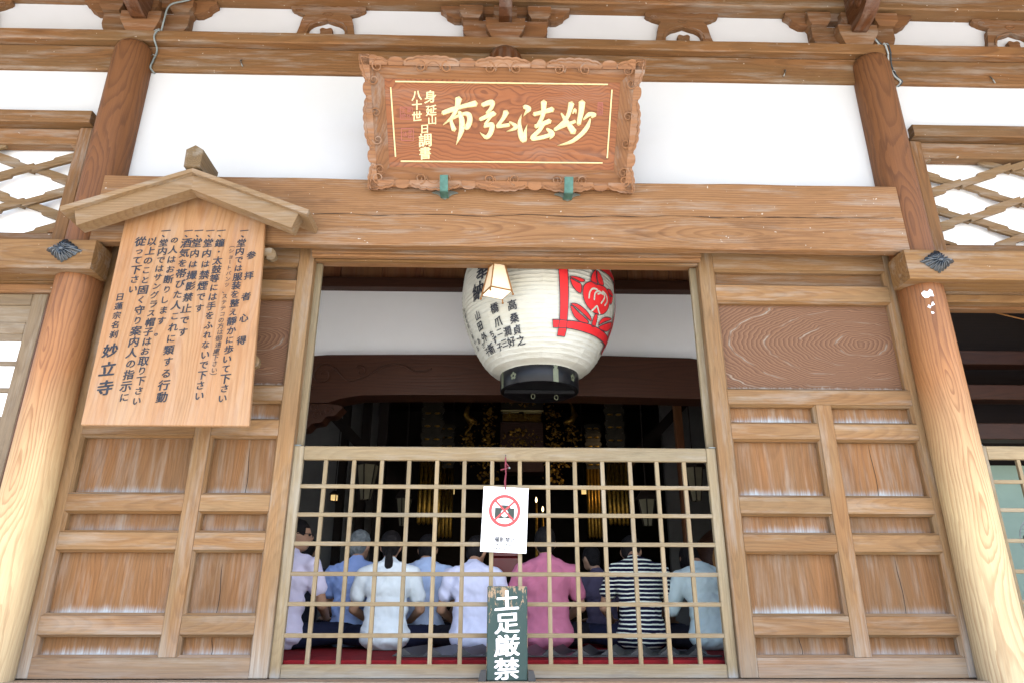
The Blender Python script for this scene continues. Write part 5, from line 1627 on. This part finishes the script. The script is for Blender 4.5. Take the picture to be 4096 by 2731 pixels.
# gilt banners hanging in pairs
def banner(x, y, w, z1, zm, z0, label):
    t = root('gilt_banner', label, 'banner', (x, y, z0), 'gilt hanging banners')
    n = 5
    h = (z1 - zm) / n
    for k in range(n):
        zt_ = z1 - k * h
        bm = bmesh.new()
        pl = smooth_poly([(-0.36, 0.0), (-0.5, -0.28), (-0.40, -0.62), (-0.44, -0.85), (-0.30, -1.0), (0.30, -1.0), (0.44, -0.85), (0.40, -0.62), (0.5, -0.28), (0.36, 0.0)], 2)
        bm_prism(bm, [(x + a * w, zt_ + b * h) for a, b in pl], XZ, y - 0.012, y + 0.012)
        o = finish(bm, 'banner_plate', M['banner_plate'], t)
        for s in (-1, 1):
            bm = bmesh.new()
            bmesh.ops.create_uvsphere(bm, u_segments=10, v_segments=6, radius=0.03)
            bmesh.ops.transform(bm, matrix=Matrix.Translation((x + s * w * 0.2, y - 0.02, zt_ - 0.55 * h)) @ Matrix.Diagonal((1.3, 0.6, 0.5, 1)), verts=bm.verts[:])
            finish(bm, 'gilt_stud', M['gold_dark'], o, smooth=True)
    nf = 5
    for k in range(nf):
        xc = x + (k - (nf - 1) / 2) * w * 0.19
        bm = bmesh.new()
        zz = [zm + 0.02, z0 + 0.03, z0]
        bm_lathe(bm, [(w * 0.098, zm), (w * 0.098, z0 + 0.02), (w * 0.06, z0), (0.004, z0 - 0.012)], xc, y, 10)
        finish(bm, 'gilt_strip', M['gold_dark'], t, 'z', smooth=True)
banner(-0.845, 4.2, 0.30, 4.05, 3.22, 2.43, 'gilt hanging banner on the left, the nearer of its pair')
banner(-0.74, 5.2, 0.26, 3.90, 3.28, 2.36, 'gilt hanging banner on the left, the further of its pair')
banner(1.46, 4.2, 0.27, 4.05, 3.22, 2.43, 'gilt hanging banner on the right, the nearer of its pair')
banner(1.32, 5.2, 0.24, 3.92, 3.28, 2.36, 'gilt hanging banner on the right, the further of its pair')

# gilt altar canopy
t = root('altar_canopy', 'gilt altar canopy with carved panel between the hanging banners', 'canopy', (0.33, 5.6, 2.9))
box('crown_panel', 0.03, 0.64, 5.50, 5.75, 4.20, 4.36, M['banner_plate'], t)
box('carved_panel', 0.05, 0.62, 5.53, 5.75, 4.035, 4.145, M['gold_dark'], t)
box('gilt_bar', 0.02, 0.65, 5.47, 5.50, 4.172, 4.190, M['gold'], t)
box('gilt_bar', 0.05, 0.29, 5.48, 5.50, 4.148, 4.158, M['gold'], t)
box('gilt_bar', 0.36, 0.62, 5.48, 5.50, 4.148, 4.158, M['gold'], t)
box('canopy_body', 0.02, 0.65, 5.56, 5.9, 3.30, 4.03, M['inner'], t)
rs = random.Random(3)
def cluster(name, x, y, z, n, sx, sz, lab_parent, size=(0.006, 0.022)):
    n = int(n * 1.7)
    bm = bmesh.new()
    for _ in range(n):
        tb = bmesh.new()
        bmesh.ops.create_icosphere(tb, subdivisions=1, radius=rs.uniform(*size))
        mm = Matrix.Translation((x + rs.gauss(0, sx), y + rs.uniform(-0.1, 0.02), z + rs.uniform(-sz, sz))) @ Matrix.Rotation(rs.uniform(0, 3.1), 4, 'Y') @ Matrix.Diagonal((rs.uniform(0.4, 1.6), 0.6, rs.uniform(0.4, 2.0), 1))
        bmesh.ops.transform(tb, matrix=mm, verts=tb.verts[:])
        merge(bm, tb)
    o = finish(bm, name, M['gold_dark'], lab_parent)
    o['kind'] = 'stuff'
    return o
for (x, z, n, sx, sz) in ((-0.15, 3.95, 60, 0.05, 0.30), (0.78, 3.95, 60, 0.06, 0.30), (-0.15, 3.40, 60, 0.07, 0.30), (0.80, 3.40, 70, 0.09, 0.32), (0.33, 3.75, 60, 0.15, 0.14), (0.33, 4.30, 40, 0.15, 0.05), (0.33, 4.09, 24, 0.13, 0.03)):
    cluster('gilt_ornaments', x, 5.48, z, n, sx, sz, t)
for x, s in ((-0.42, -1), (1.04, 1)):
    o = root('gilt_phoenix_ornament', 'gilt bird ornament at the %s corner of the altar canopy' % ('left' if s < 0 else 'right'), 'ornament', (x, 5.4, 3.6))
    bm = bmesh.new()
    bm_tube(bm, [(x - s * 0.10, 5.42, 3.98), (x, 5.42, 4.02), (x + s * 0.06, 5.42, 4.10), (x + s * 0.03, 5.42, 4.22), (x - s * 0.02, 5.42, 4.30)], [0.03, 0.06, 0.045, 0.03, 0.008], 8)
    finish(bm, 'bird_body', M['gold_dark'], o, smooth=True)
    cluster('pendant_beads', x, 5.42, 3.66, 70, 0.06, 0.32, o)

# hanging lanterns inside
def hex_lantern(x, y, z0, z1, r, mat, label):
    t = root('hanging_lantern', label, 'lantern', (x, y, z0), 'paper lanterns hanging inside the hall')
    for k in range(6):
        a0, a1 = math.pi / 3 * k + 0.35, math.pi / 3 * (k + 1) + 0.35
        bm = bmesh.new()
        bm.faces.new([bm.verts.new((x + rr * math.cos(a), y + rr * math.sin(a), z)) for rr, a, z in ((r * 0.5, a0, z0), (r * 0.5, a1, z0), (r, a1, z1), (r, a0, z1))])
        finish(bm, 'paper_pane', mat, t)
        bm = bmesh.new()
        bm_tube(bm, [(x + r * 0.5 * math.cos(a0), y + r * 0.5 * math.sin(a0), z0), (x + r * math.cos(a0), y + r * math.sin(a0), z1)], 0.010, 4)
        finish(bm, 'rib', M['black_wood'], t)
    bm = bmesh.new()
    bm_lathe(bm, [(r * 1.25, z1), (r * 1.2, z1 + 0.03), (r * 0.5, z1 + 0.12), (0.02, z1 + 0.16), (0.008, z1 + 0.2), (0.008, 5.22)], x, y, 6)
    finish(bm, 'cap', M['black_wood'], t)
hex_lantern(-1.58, 4.0, 2.69, 3.09, 0.13, M['dim_paper'], 'dim white six-sided lantern hanging at the left behind the gate')
hex_lantern(-1.20, 4.6, 2.45, 2.78, 0.10, M['dim_paper'], 'fainter six-sided lantern just right of the left one')
hex_lantern(1.76, 4.0, 2.40, 2.70, 0.11, M['dim_paper'], 'brownish six-sided lantern hanging left of the right one')
hex_lantern(2.36, 4.0, 2.69, 3.08, 0.12, M['dim_paper'], 'dim six-sided lantern hanging at the far right behind the gate')
for (x, z, lab) in ((-2.28, 2.91, 'leftmost'), (-0.66, 3.005, 'middle'), (1.20, 3.015, 'rightmost')):
    t = root('altar_lamp', 'tiny lit yellow altar lamp, %s of three' % lab, 'lamp', (x, 5.45, z - 0.04), 'tiny lit altar lamps')
    for k in range(4):
        a0, a1 = math.pi / 2 * k + 0.6, math.pi / 2 * (k + 1) + 0.6
        bm = bmesh.new()
        bm.faces.new([bm.verts.new((x + 0.052 * math.cos(a), 5.45 + 0.052 * math.sin(a), zz)) for a, zz in ((a0, z - 0.035), (a1, z - 0.035), (a1, z + 0.035), (a0, z + 0.035))])
        finish(bm, 'glass_pane', M['glow_small'], t)
        bm = bmesh.new()
        bm_tube(bm, [(x + 0.055 * math.cos(a0), 5.45 + 0.055 * math.sin(a0), z - 0.05), (x + 0.055 * math.cos(a0), 5.45 + 0.055 * math.sin(a0), z + 0.045)], 0.007, 4)
        finish(bm, 'frame_bar', M['black_wood'], t)
    bm = bmesh.new()
    bm_lathe(bm, [(0.075, z + 0.045), (0.03, z + 0.09), (0.006, z + 0.1), (0.006, 5.22)], x, 5.45, 6)
    finish(bm, 'cap', M['black_wood'], t)
for (x, z, lab) in ((0.502, 2.79, 'upper left'), (0.587, 2.67, 'lower right')):
    t = root('candle', 'lit altar candle with a small flame, the %s of two' % lab, 'candle', (x, 5.0, z - 0.2), 'lit altar candles')
    bm = bmesh.new(); bm_lathe(bm, [(0.022, z - 1.45), (0.022, z - 0.2), (0.016, z - 0.19), (0.016, z), (0.002, z + 0.008)], x, 5.0, 10)
    finish(bm, 'candle_stick', M['gold_dark'], t, 'z', smooth=True)
    bm = bmesh.new(); bm_lathe(bm, [(0.002, z + 0.005), (0.013, z + 0.025), (0.014, z + 0.04), (0.008, z + 0.062), (0.001, z + 0.08)], x, 5.0, 10)
    finish(bm, 'candle_flame', M['flame'], t, 'z', smooth=True)
t = root('ceiling_spotlight', 'small lit spotlight in the dark at the upper right of the hall', 'spotlight', (2.22, 4.45, 4.0))
bm = bmesh.new()
bm_tube(bm, [(2.20, 4.30, 3.99), (2.24, 4.42, 4.05)], [0.045, 0.03], 12)
finish(bm, 'housing', M['lacquer'], t, smooth=True)
bm = bmesh.new()
bm_tube(bm, [(2.194, 4.285, 3.983), (2.199, 4.297, 3.989)], [0.038, 0.040], 12)
finish(bm, 'lit_face', M['spot_glow'], t)
bm = bmesh.new()
bm_tube(bm, [(2.24, 4.42, 4.05), (2.25, 4.45, 5.22)], 0.008, 6)
finish(bm, 'stem', M['lacquer'], t)
sp_d = bpy.data.lights.new('spotlight_lamp', 'SPOT')
sp_d.energy = 14.0
sp_d.color = (1.0, 0.72, 0.40)
sp_d.spot_size = R_(70)
sp_d.spot_blend = 0.6
sp = bpy.data.objects.new('spotlight_lamp', sp_d)
sp.location = (2.16, 4.22, 3.95)
sp.rotation_euler = (Vector((2.16, 4.22, 3.95)) - Vector((1.4, 5.3, 2.9))).to_track_quat('Z', 'Y').to_euler()
COL.objects.link(sp)
# offering box with slats let into the carpet
t = root('offering_box', 'floor-level offering box with dark slanted slats in the red carpet', 'offering box', (0.38, 0.55, FLOOR))
box('box_frame', -0.62, 1.38, 0.30, 0.34, FLOOR + 0.001, FLOOR + 0.012, M['slat'], t)
box('box_frame', -0.62, 1.38, 0.86, 0.90, FLOOR + 0.001, FLOOR + 0.012, M['slat'], t)
box('box_bed', -0.60, 1.36, 0.345, 0.855, FLOOR + 0.0005, FLOOR + 0.003, M['lacquer'], t, bev=0)
for k in range(11):
    x = -0.55 + k * 0.185
    bm = bmesh.new()
    bm_prism(bm, [(x - 0.07, FLOOR + 0.004), (x + 0.07, FLOOR + 0.004), (x, FLOOR + 0.05)], lambda a, b, y: (a + (y - 0.6) * 0.25, y, b), 0.36, 0.84)
    finish(bm, 'slat', M['slat'], t, 'y')
t = root('red_box', 'red lacquered box on a stand between the lavender and pink shirts', 'box', (0.06, 2.25, FLOOR))
box('box_body', -0.07, 0.17, 2.15, 2.35, FLOOR + 0.55, FLOOR + 0.70, M['redbox'], t, bev=0.008)
box('box_lid', -0.08, 0.18, 2.14, 2.36, FLOOR + 0.705, FLOOR + 0.75, M['redbox'], t, bev=0.008)
for dx in (-0.06, 0.14):
    box('stand_leg', dx, dx + 0.03, 2.2, 2.3, FLOOR + 0.001, FLOOR + 0.549, M['black_wood'], t, 'z')
# big drum at the right
t = root('temple_drum', 'large brown drum standing in the dark behind the white blouse', 'drum', (2.33, 2.75, FLOOR))
bm = bmesh.new()
tb = bmesh.new()
bm_lathe(tb, [(0.30, -0.30), (0.36, -0.15), (0.375, 0.0), (0.36, 0.15), (0.30, 0.30)], 0, 0, 36)
bmesh.ops.transform(tb, matrix=Matrix.Translation((2.36, 2.9, FLOOR + 0.70)) @ Matrix.Rotation(R_(90), 4, 'X'), verts=tb.verts[:])
merge(bm, tb)
finish(bm, 'drum_body', M['inner'], t, smooth=True)
bm = bmesh.new()
vv = [bm.verts.new((2.36 + 0.295 * math.cos(q * 0.1745), 2.594, FLOOR + 0.70 + 0.295 * math.sin(q * 0.1745))) for q in range(36)]
bm.faces.new(vv)
finish(bm, 'drum_skin', M['drumskin'], t)
for dx in (-0.25, 0.20):
    box('stand_leg', 2.36 + dx, 2.36 + dx + 0.06, 2.7, 3.05, FLOOR + 0.001, FLOOR + 0.45, M['black_wood'], t, 'z')
bm = bmesh.new()
bm_tube(bm, [(3.58 + 0.13 * k, 0.32, 3.62 - 0.034 * k - 0.004 * math.sin(k)) for k in range(7)], 0.006, 6)
tag(finish(bm, 'straw_rope', M['drumskin'], smooth=True), 'thin straw rope hanging in the dark at the top of the right bay', 'rope')
# right bay: pale inner wall and electric fan
tag(box('plaster_wall', 3.55, 6.0, 1.95, 2.05, FLOOR, 2.75, M['garden_tint_plaster'], bev=0), kind='structure')
t = root('electric_fan', 'pale standing electric fan behind the right side gate', 'fan', (4.10, 1.0, FLOOR))
fx, fy, fz, fr_ = 4.105, 0.95, 2.00, 0.175
bm = bmesh.new()
for k in range(44):
    a = 2 * math.pi * k / 44
    bm_tube(bm, [(fx + r * math.cos(a + tw), fy + d, fz + r * math.sin(a + tw)) for r, d, tw in ((0.045, -0.07, 0), (0.10, -0.068, 0.06), (0.155, -0.05, 0.10), (fr_, 0.0, 0.12))], 0.0016, 4)
for r, d in ((0.045, -0.07), (0.11, -0.066), (fr_, 0.0)):
    bm_tube(bm, [(fx + r * math.cos(q * 0.2094), fy + d, fz + r * math.sin(q * 0.2094)) for q in range(30)], 0.003 if r < fr_ else 0.005, 5, closed=True)
finish(bm, 'wire_guard', M['fanplastic'], t)
for k in range(3):
    bm = bmesh.new()
    a = 2 * math.pi * k / 3
    pl = smooth_poly([(0.02, -0.02), (0.08, -0.05), (0.14, -0.045), (0.155, 0.0), (0.13, 0.05), (0.06, 0.035), (0.02, 0.02)], 3)
    bm_prism(bm, pl, lambda p, q, d: (fx + p * math.cos(a) - q * math.sin(a), fy - 0.015 + d + q * 0.35, fz + p * math.sin(a) + q * math.cos(a)), 0, 0.003)
    finish(bm, 'blade', M['fanplastic'], t)
bm = bmesh.new(); bm_tube(bm, [(fx, fy - 0.075, fz), (fx, fy + 0.02, fz), (fx, fy + 0.14, fz)], [0.04, 0.05, 0.06], 16)
finish(bm, 'motor_hub', M['fanplastic'], t, smooth=True)
bm = bmesh.new(); bm_tube(bm, [(fx, fy + 0.1, fz - 0.05), (fx, fy + 0.1, FLOOR + 0.03)], 0.014, 10)
finish(bm, 'pole', M['fanplastic'], t, smooth=True)
bm = bmesh.new(); bm_lathe(bm, [(0.17, FLOOR + 0.001), (0.17, FLOOR + 0.012), (0.05, FLOOR + 0.04), (0.02, FLOOR + 0.06)], fx, fy + 0.1, 24)
finish(bm, 'base', M['fanplastic'], t, smooth=True)

# ------------------------------------------------------------------ people seated on the carpet
def cloth(name, col, stripes=None):
    n = NT(name)
    tc = n.node('ShaderNodeTexCoord')
    a = n.noise(n.vmul(tc.outputs['Object'], (7, 7, 4)), 1.0, 3.0, 0.55)
    c = n.mix(n.val(a, [(0.35, 0.0), (0.7, 1.0)]), tuple(x * 0.86 for x in col[:3]) + (1,), col)
    if stripes:
        sep = n.node('ShaderNodeSeparateXYZ')
        n.link(tc.outputs['Object'], sep.inputs[0])
        z = n.math('ADD', sep.outputs[2], n.math('MULTIPLY', n.math('SUBTRACT', a, 0.5), 0.02))
        fr2 = n.math('FRACT', n.math('DIVIDE', z, 0.030))
        c = n.mix(n.val(fr2, [(0.60, 0.0), (0.64, 1.0), (0.93, 1.0), (0.97, 0.0)]), c, stripes)
    n.bump(n.noise(n.vmul(tc.outputs['Object'], (9, 9, 5)), 1.0, 3.0, 0.5), 0.45, 0.02)
    return n.done(c, 0.85, 0.15)
M['skin'] = plain('skin', S(206, 160, 128), 0.6, 0.3, var=0.06)
M['hair_black'] = plain('black_hair', (0.010, 0.008, 0.008, 1), 0.6, 0.15, var=0.3, scale=40, bump=0.6)
M['hair_grey'] = plain('grey_hair', S(150, 158, 158), 0.6, 0.3, var=0.3, scale=40, bump=0.4)
M['navy'] = cloth('navy_trousers', S(34, 40, 66))
M['dark_trousers'] = cloth('dark_trousers', S(34, 34, 44))
M['eye'] = plain('eye_dark', (0.01, 0.01, 0.01, 1), 0.2, 0.5)

def blob_mesh(blobs, voxel=0.013, smooth_it=6):
    """Fuse ellipsoids and tapered limbs into one continuous skin."""
    bm = bmesh.new()
    for b in blobs:
        if b[0] == 'e':
            _, c, r, rot = b
            tb = bmesh.new()
            bmesh.ops.create_icosphere(tb, subdivisions=3, radius=1.0)
            bmesh.ops.transform(tb, matrix=Matrix.Translation(c) @ rot @ Matrix.Diagonal((*r, 1)), verts=tb.verts[:])
            merge(bm, tb)
        else:
            _, pts = b
            n = []
            for (p, r), (q, s) in zip(pts[:-1], pts[1:]):
                p, q = Vector(p), Vector(q)
                k = max(2, int((q - p).length / (min(r, s) * 0.45)))
                for i in range(k + 1):
                    n.append((p.lerp(q, i / k), r + (s - r) * i / k))
            for c, r in n:
                tb = bmesh.new()
                bmesh.ops.create_icosphere(tb, subdivisions=2, radius=r)
                bmesh.ops.transform(tb, matrix=Matrix.Translation(c), verts=tb.verts[:])
                merge(bm, tb)
    me = bpy.data.meshes.new('blob')
    bm.to_mesh(me)
    bm.free()
    o = bpy.data.objects.new('blob', me)
    COL.objects.link(o)
    md = o.modifiers.new('r', 'REMESH')
    md.mode = 'VOXEL'
    md.voxel_size = voxel
    sm = o.modifiers.new('s', 'SMOOTH')
    sm.iterations = smooth_it
    sm.factor = 0.5
    dg = bpy.context.evaluated_depsgraph_get()
    m2 = bpy.data.meshes.new_from_object(o.evaluated_get(dg))
    bpy.data.objects.remove(o)
    bpy.data.meshes.remove(me)
    bm = bmesh.new()
    bm.from_mesh(m2)
    bpy.data.meshes.remove(m2)
    return bm

I4 = Matrix.Identity(4)
def person(x, y, label, shirt, pants, hair, scale=1.0, lean=0.06, yaw=0.0, head_dx=0.0, head_fwd=0.03, head_drop=0.0, head_yaw=0.0, ponytail=False, long_hair=False,
           sleeve=0.55, wide=1.0, z=FLOOR, glasses=False, seat_drop=0.0, sleeve_mat=None):
    """Someone sitting on the floor with crossed legs, seen from behind; local y points away from the viewer."""
    t = root('person', label, 'person', (x, y, z), 'people seated on the hall floor')
    rs2 = random.Random(int(x * 1000) & 0xffff)
    def sp(h, d=0.0, sx=0.0):        # point on the leaning spine
        return Vector((sx, lean * h * 1.6 * h + d, h))
    H0 = 0.12
    hips = sp(H0)
    waist = sp(0.28)
    chest = sp(0.45)
    shz = sp(0.555)
    neck = sp(0.63, 0.0) + Vector((0, head_fwd * 0.5, 0))
    head = sp(0.755) + Vector((head_dx, head_fwd + 0.02, -head_drop))
    hr = Matrix.Rotation(head_yaw, 4, 'Z') @ Matrix.Rotation(-(head_fwd * 2.2 + head_drop * 4), 4, 'X') @ Matrix.Rotation(head_dx * 2.5, 4, 'Y')
    w = wide
    def torso(k, low=0.10):
        return [('e', hips + Vector((0, 0, -0.02)), (0.178 * w * k, 0.135 * k, 0.115), I4),
                ('e', waist, (0.152 * w * k, 0.108 * k, 0.17), I4),
                ('e', chest, (0.168 * w * k, 0.112 * k, 0.17), I4),
                ('c', [(shz + Vector((-0.165 * w, 0, -0.015)), 0.056 * k), (shz + Vector((0, -0.005, 0.03)), 0.066 * k), (shz + Vector((0.165 * w, 0, -0.015)), 0.056 * k)])]
    sh = {s: shz + Vector((s * 0.185 * w, 0.0, -0.02)) for s in (-1, 1)}
    el = {s: Vector((s * 0.255 * w, sh[s].y + 0.06, 0.285)) for s in (-1, 1)}
    ha = {s: Vector((s * 0.17, sh[s].y + 0.29, 0.20)) for s in (-1, 1)}
    body = torso(0.94)
    body += [('c', [(neck + Vector((0, -0.01, -0.05)), 0.056), (neck + Vector((0, 0.0, 0.02)), 0.050), (head + Vector((0, -0.015, -0.06)), 0.050)])]
    def hd(p):
        return head + (hr.to_3x3() @ Vector(p))
    body += [('e', head, (0.074, 0.092, 0.108), hr), ('e', hd((0, 0.030, -0.065)), (0.052, 0.058, 0.050), hr), ('e', hd((0, 0.100, -0.012)), (0.012, 0.016, 0.024), hr),
             ('e', hd((0, 0.084, -0.055)), (0.024, 0.012, 0.010), hr), ('e', hd((-0.076, -0.002, -0.012)), (0.012, 0.020, 0.032), hr), ('e', hd((0.076, -0.002, -0.012)), (0.012, 0.020, 0.032), hr)]
    for s in (-1, 1):
        body += [('c', [(sh[s], 0.050), (el[s], 0.040)]), ('c', [(el[s], 0.040), (ha[s], 0.028)]), ('e', ha[s] + Vector((-s * 0.02, 0.045, -0.012)), (0.036, 0.048, 0.017), I4)]
        for f in range(4):
            b0 = ha[s] + Vector((-s * 0.02 + (f - 1.5) * 0.019, 0.082, -0.012))
            body += [('c', [(b0, 0.0088), (b0 + Vector((0, 0.030, -0.010)), 0.0082), (b0 + Vector((0, 0.040, -0.030 + 0.004 * abs(f - 1.5))), 0.0076)])]
        b0 = ha[s] + Vector((-s * 0.055, 0.03, -0.008))
        body += [('c', [(b0, 0.011), (b0 + Vector((-s * 0.022, 0.026, -0.006)), 0.009), (b0 + Vector((-s * 0.026, 0.05, -0.016)), 0.008)])]
        # lower leg and foot tucked in front
        body += [('c', [(Vector((s * 0.33, hips.y + 0.30, 0.085)), 0.055), (Vector((-s * 0.05, hips.y + 0.36, 0.055)), 0.042)]), ('e', Vector((-s * 0.12, hips.y + 0.37, 0.045)), (0.10, 0.045, 0.035), I4)]
    rotm = Matrix.Translation((x, y, z)) @ Matrix.Rotation(yaw, 4, 'Z') @ Matrix.Scale(scale, 4)
    def out(blobs, name, mat, voxel, amp=0.0, parent=t, it=6):
        bm = blob_mesh(blobs, voxel, it)
        if amp:
            bm.normal_update()
            sd = rs2.uniform(0, 60)
            for v in bm.verts:
                q1 = mnoise.noise(Vector((v.co.x * 7 + v.co.z * 5 + sd, v.co.y * 6, v.co.z * 9 - abs(v.co.x) * 6)))
                q2 = mnoise.noise(Vector((v.co.x * 16 + sd, v.co.y * 12, v.co.z * 18 + abs(v.co.x) * 14)))
                n = 1.0 - 2.6 * abs(q1) + 0.7 - 1.6 * abs(q2)
                v.co += v.normal * n * amp
        for v in bm.verts:
            if v.co.z < 0.003: v.co.z = 0.003
        bmesh.ops.transform(bm, matrix=rotm, verts=bm.verts[:])
        return finish(bm, name, mat, parent, 'z', smooth=True)
    out(body, 'body', M['skin'], 0.010)
    sb = torso(1.07) + [('e', sp(0.15), (0.172 * w, 0.132, 0.13), I4), ('e', hips + Vector((0, -0.012, -0.035)), (0.190 * w, 0.145, 0.085), I4)]
    sb += [('c', [(neck + Vector((0, -0.012, -0.045)), 0.068), (neck + Vector((0, -0.008, -0.012)), 0.060)])]
    for s in (-1, 1):
        m_ = sh[s].lerp(el[s], sleeve)
        sb += [('c', [(sh[s], 0.064), (m_, 0.062)])]
    out(sb, 'shirt', shirt, 0.011, 0.0065)
    pb = [('e', hips + Vector((0, 0.03, -0.055)), (0.168 * w, 0.13, 0.070), I4)]
    for s in (-1, 1):
        pb += [('c', [(hips + Vector((s * 0.10, 0.02, -0.03)), 0.088), (Vector((s * 0.36, hips.y + 0.29, 0.10)), 0.070)]), ('c', [(Vector((s * 0.36, hips.y + 0.29, 0.10)), 0.070), (Vector((s * 0.02, hips.y + 0.37, 0.06)), 0.052)])]
    out(pb, 'trousers', pants, 0.014, 0.004)
    hb = [('e', hd((0, -0.012, 0.022)), (0.083, 0.098, 0.100), hr), ('e', hd((0, -0.050, -0.030)), (0.070, 0.052, 0.070), hr)]
    if ponytail:
        hb += [('c', [(hd((0, -0.10, -0.035)), 0.022), (hd((0.0, -0.115, -0.075)), 0.030), (hd((0.004, -0.125, -0.17)), 0.036), (hd((0.0, -0.12, -0.23)), 0.030), (hd((-0.008, -0.115, -0.29)), 0.012)])]
    if long_hair:
        hb += [('e', hd((0, -0.055, -0.06)), (0.078, 0.045, 0.08), hr), ('e', hd((-0.06, 0.0, -0.05)), (0.028, 0.06, 0.085), hr), ('e', hd((0.06, 0.0, -0.05)), (0.028, 0.06, 0.085), hr)]
    hm = blob_mesh(hb, 0.011, 3)
    fwd = hr.to_3x3() @ Vector((0, 1, 0))
    upv = hr.to_3x3() @ Vector((0, 0, 1))
    kill = []
    for v in hm.verts:           # leave the face free
        d = v.co - head
        if d.dot(fwd) > 0.052 and d.dot(upv) < 0.055:
            v.co -= fwd * (d.dot(fwd) - 0.050)
    sd = rs2.uniform(0, 60)
    hm.normal_update()
    for v in hm.verts:
        v.co += v.normal * 0.004 * mnoise.noise(Vector((v.co.x * 40 + sd, v.co.y * 40, v.co.z * 10)))
    bmesh.ops.transform(hm, matrix=rotm, verts=hm.verts[:])
    finish(hm, 'hair', hair, t, 'z', smooth=True)
    for s in (-1, 1):
        bm = bmesh.new()
        bmesh.ops.create_icosphere(bm, subdivisions=2, radius=0.011)
        bmesh.ops.transform(bm, matrix=rotm @ Matrix.Translation(hd((s * 0.032, 0.080, 0.008))), verts=bm.verts[:])
        finish(bm, 'eye', M['eye'], t, smooth=True)
    if glasses:
        bm = bmesh.new()
        for s in (-1, 1):
            bm_tube(bm, [hd((s * 0.034 + 0.026 * math.cos(q * 0.5236), 0.102, 0.006 + 0.020 * math.sin(q * 0.5236))) for q in range(12)], 0.0025, 5, closed=True)
            bm_tube(bm, [hd((s * 0.060, 0.100, 0.010)), hd((s * 0.080, 0.05, 0.010)), hd((s * 0.082, -0.005, 0.008))], 0.0025, 5)
        bmesh.ops.transform(bm, matrix=rotm, verts=bm.verts[:])
        finish(bm, 'glasses', M['lacquer'], t)
    return t

person(-1.60, 1.05, 'person in a lavender white shirt and glasses sitting at the far left, face turned right', cloth('lavender_white_shirt', S(226, 222, 246, 0.88)), M['navy'], M['hair_black'], 1.06, 0.10, R_(-16), head_fwd=0.02, head_yaw=R_(-62), glasses=True)
person(-1.72, 2.0, 'dark-haired person mostly hidden beyond the lavender-shirted one', cloth('dim_shirt', S(60, 64, 80)), M['dark_trousers'], M['hair_black'], 1.0, 0.05)
person(-1.145, 1.38, 'grey-haired person in a mid blue shirt', cloth('mid_blue_shirt', S(146, 172, 226, 0.88)), M['dark_trousers'], M['hair_grey'], 1.0, 0.06, R_(-6), head_yaw=R_(-14), wide=0.95)
person(-0.828, 1.02, 'person with a black ponytail in a white short-sleeved top', cloth('white_top', S(222, 234, 240, 0.88)), M['navy'], M['hair_black'], 0.955, 0.05, R_(3), ponytail=True, sleeve=0.62)
person(-0.61, 1.50, 'person in a pale blue shirt partly behind the ponytailed one', cloth('pale_blue_shirt', S(184, 206, 240, 0.88)), M['dark_trousers'], M['hair_black'], 1.0, 0.10, R_(-4), head_dx=0.0, head_drop=0.02)
person(-0.195, 1.05, 'person in a pale lavender shirt with head tilted right', cloth('pale_lavender_shirt', S(214, 220, 246, 0.88)), M['dark_trousers'], M['hair_black'], 0.94, 0.12, R_(2), head_dx=0.02, head_fwd=0.05, head_drop=0.015, head_yaw=R_(-25))
person(0.345, 1.08, 'person in a pink polo shirt right of the green board', cloth('pink_polo', S(222, 134, 166, 0.62)), M['dark_trousers'], M['hair_black'], 1.0, 0.05, R_(0), wide=1.03, sleeve=0.6)
person(0.90, 2.05, 'dim person sitting further in between the pink and striped shirts', cloth('dim_lilac_shirt', S(104, 96, 120)), M['navy'], M['hair_black'], 0.92, 0.10, R_(35))
person(1.035, 1.05, 'person in a navy and white striped top with head bowed', cloth('striped_top', S(28, 30, 62), S(222, 230, 216, 0.88)), M['navy'], M['hair_black'], 1.0, 0.16, R_(0), head_fwd=0.10, head_drop=0.055, head_yaw=R_(-20), wide=0.98)
person(1.55, 1.02, 'person in a loose white blouse bowing at the far right', cloth('white_blouse', S(208, 228, 230, 0.88)), M['dark_trousers'], M['hair_black'], 0.93, 0.24, R_(8), head_fwd=0.12, head_drop=0.06, long_hair=True, sleeve=0.95, wide=1.05)
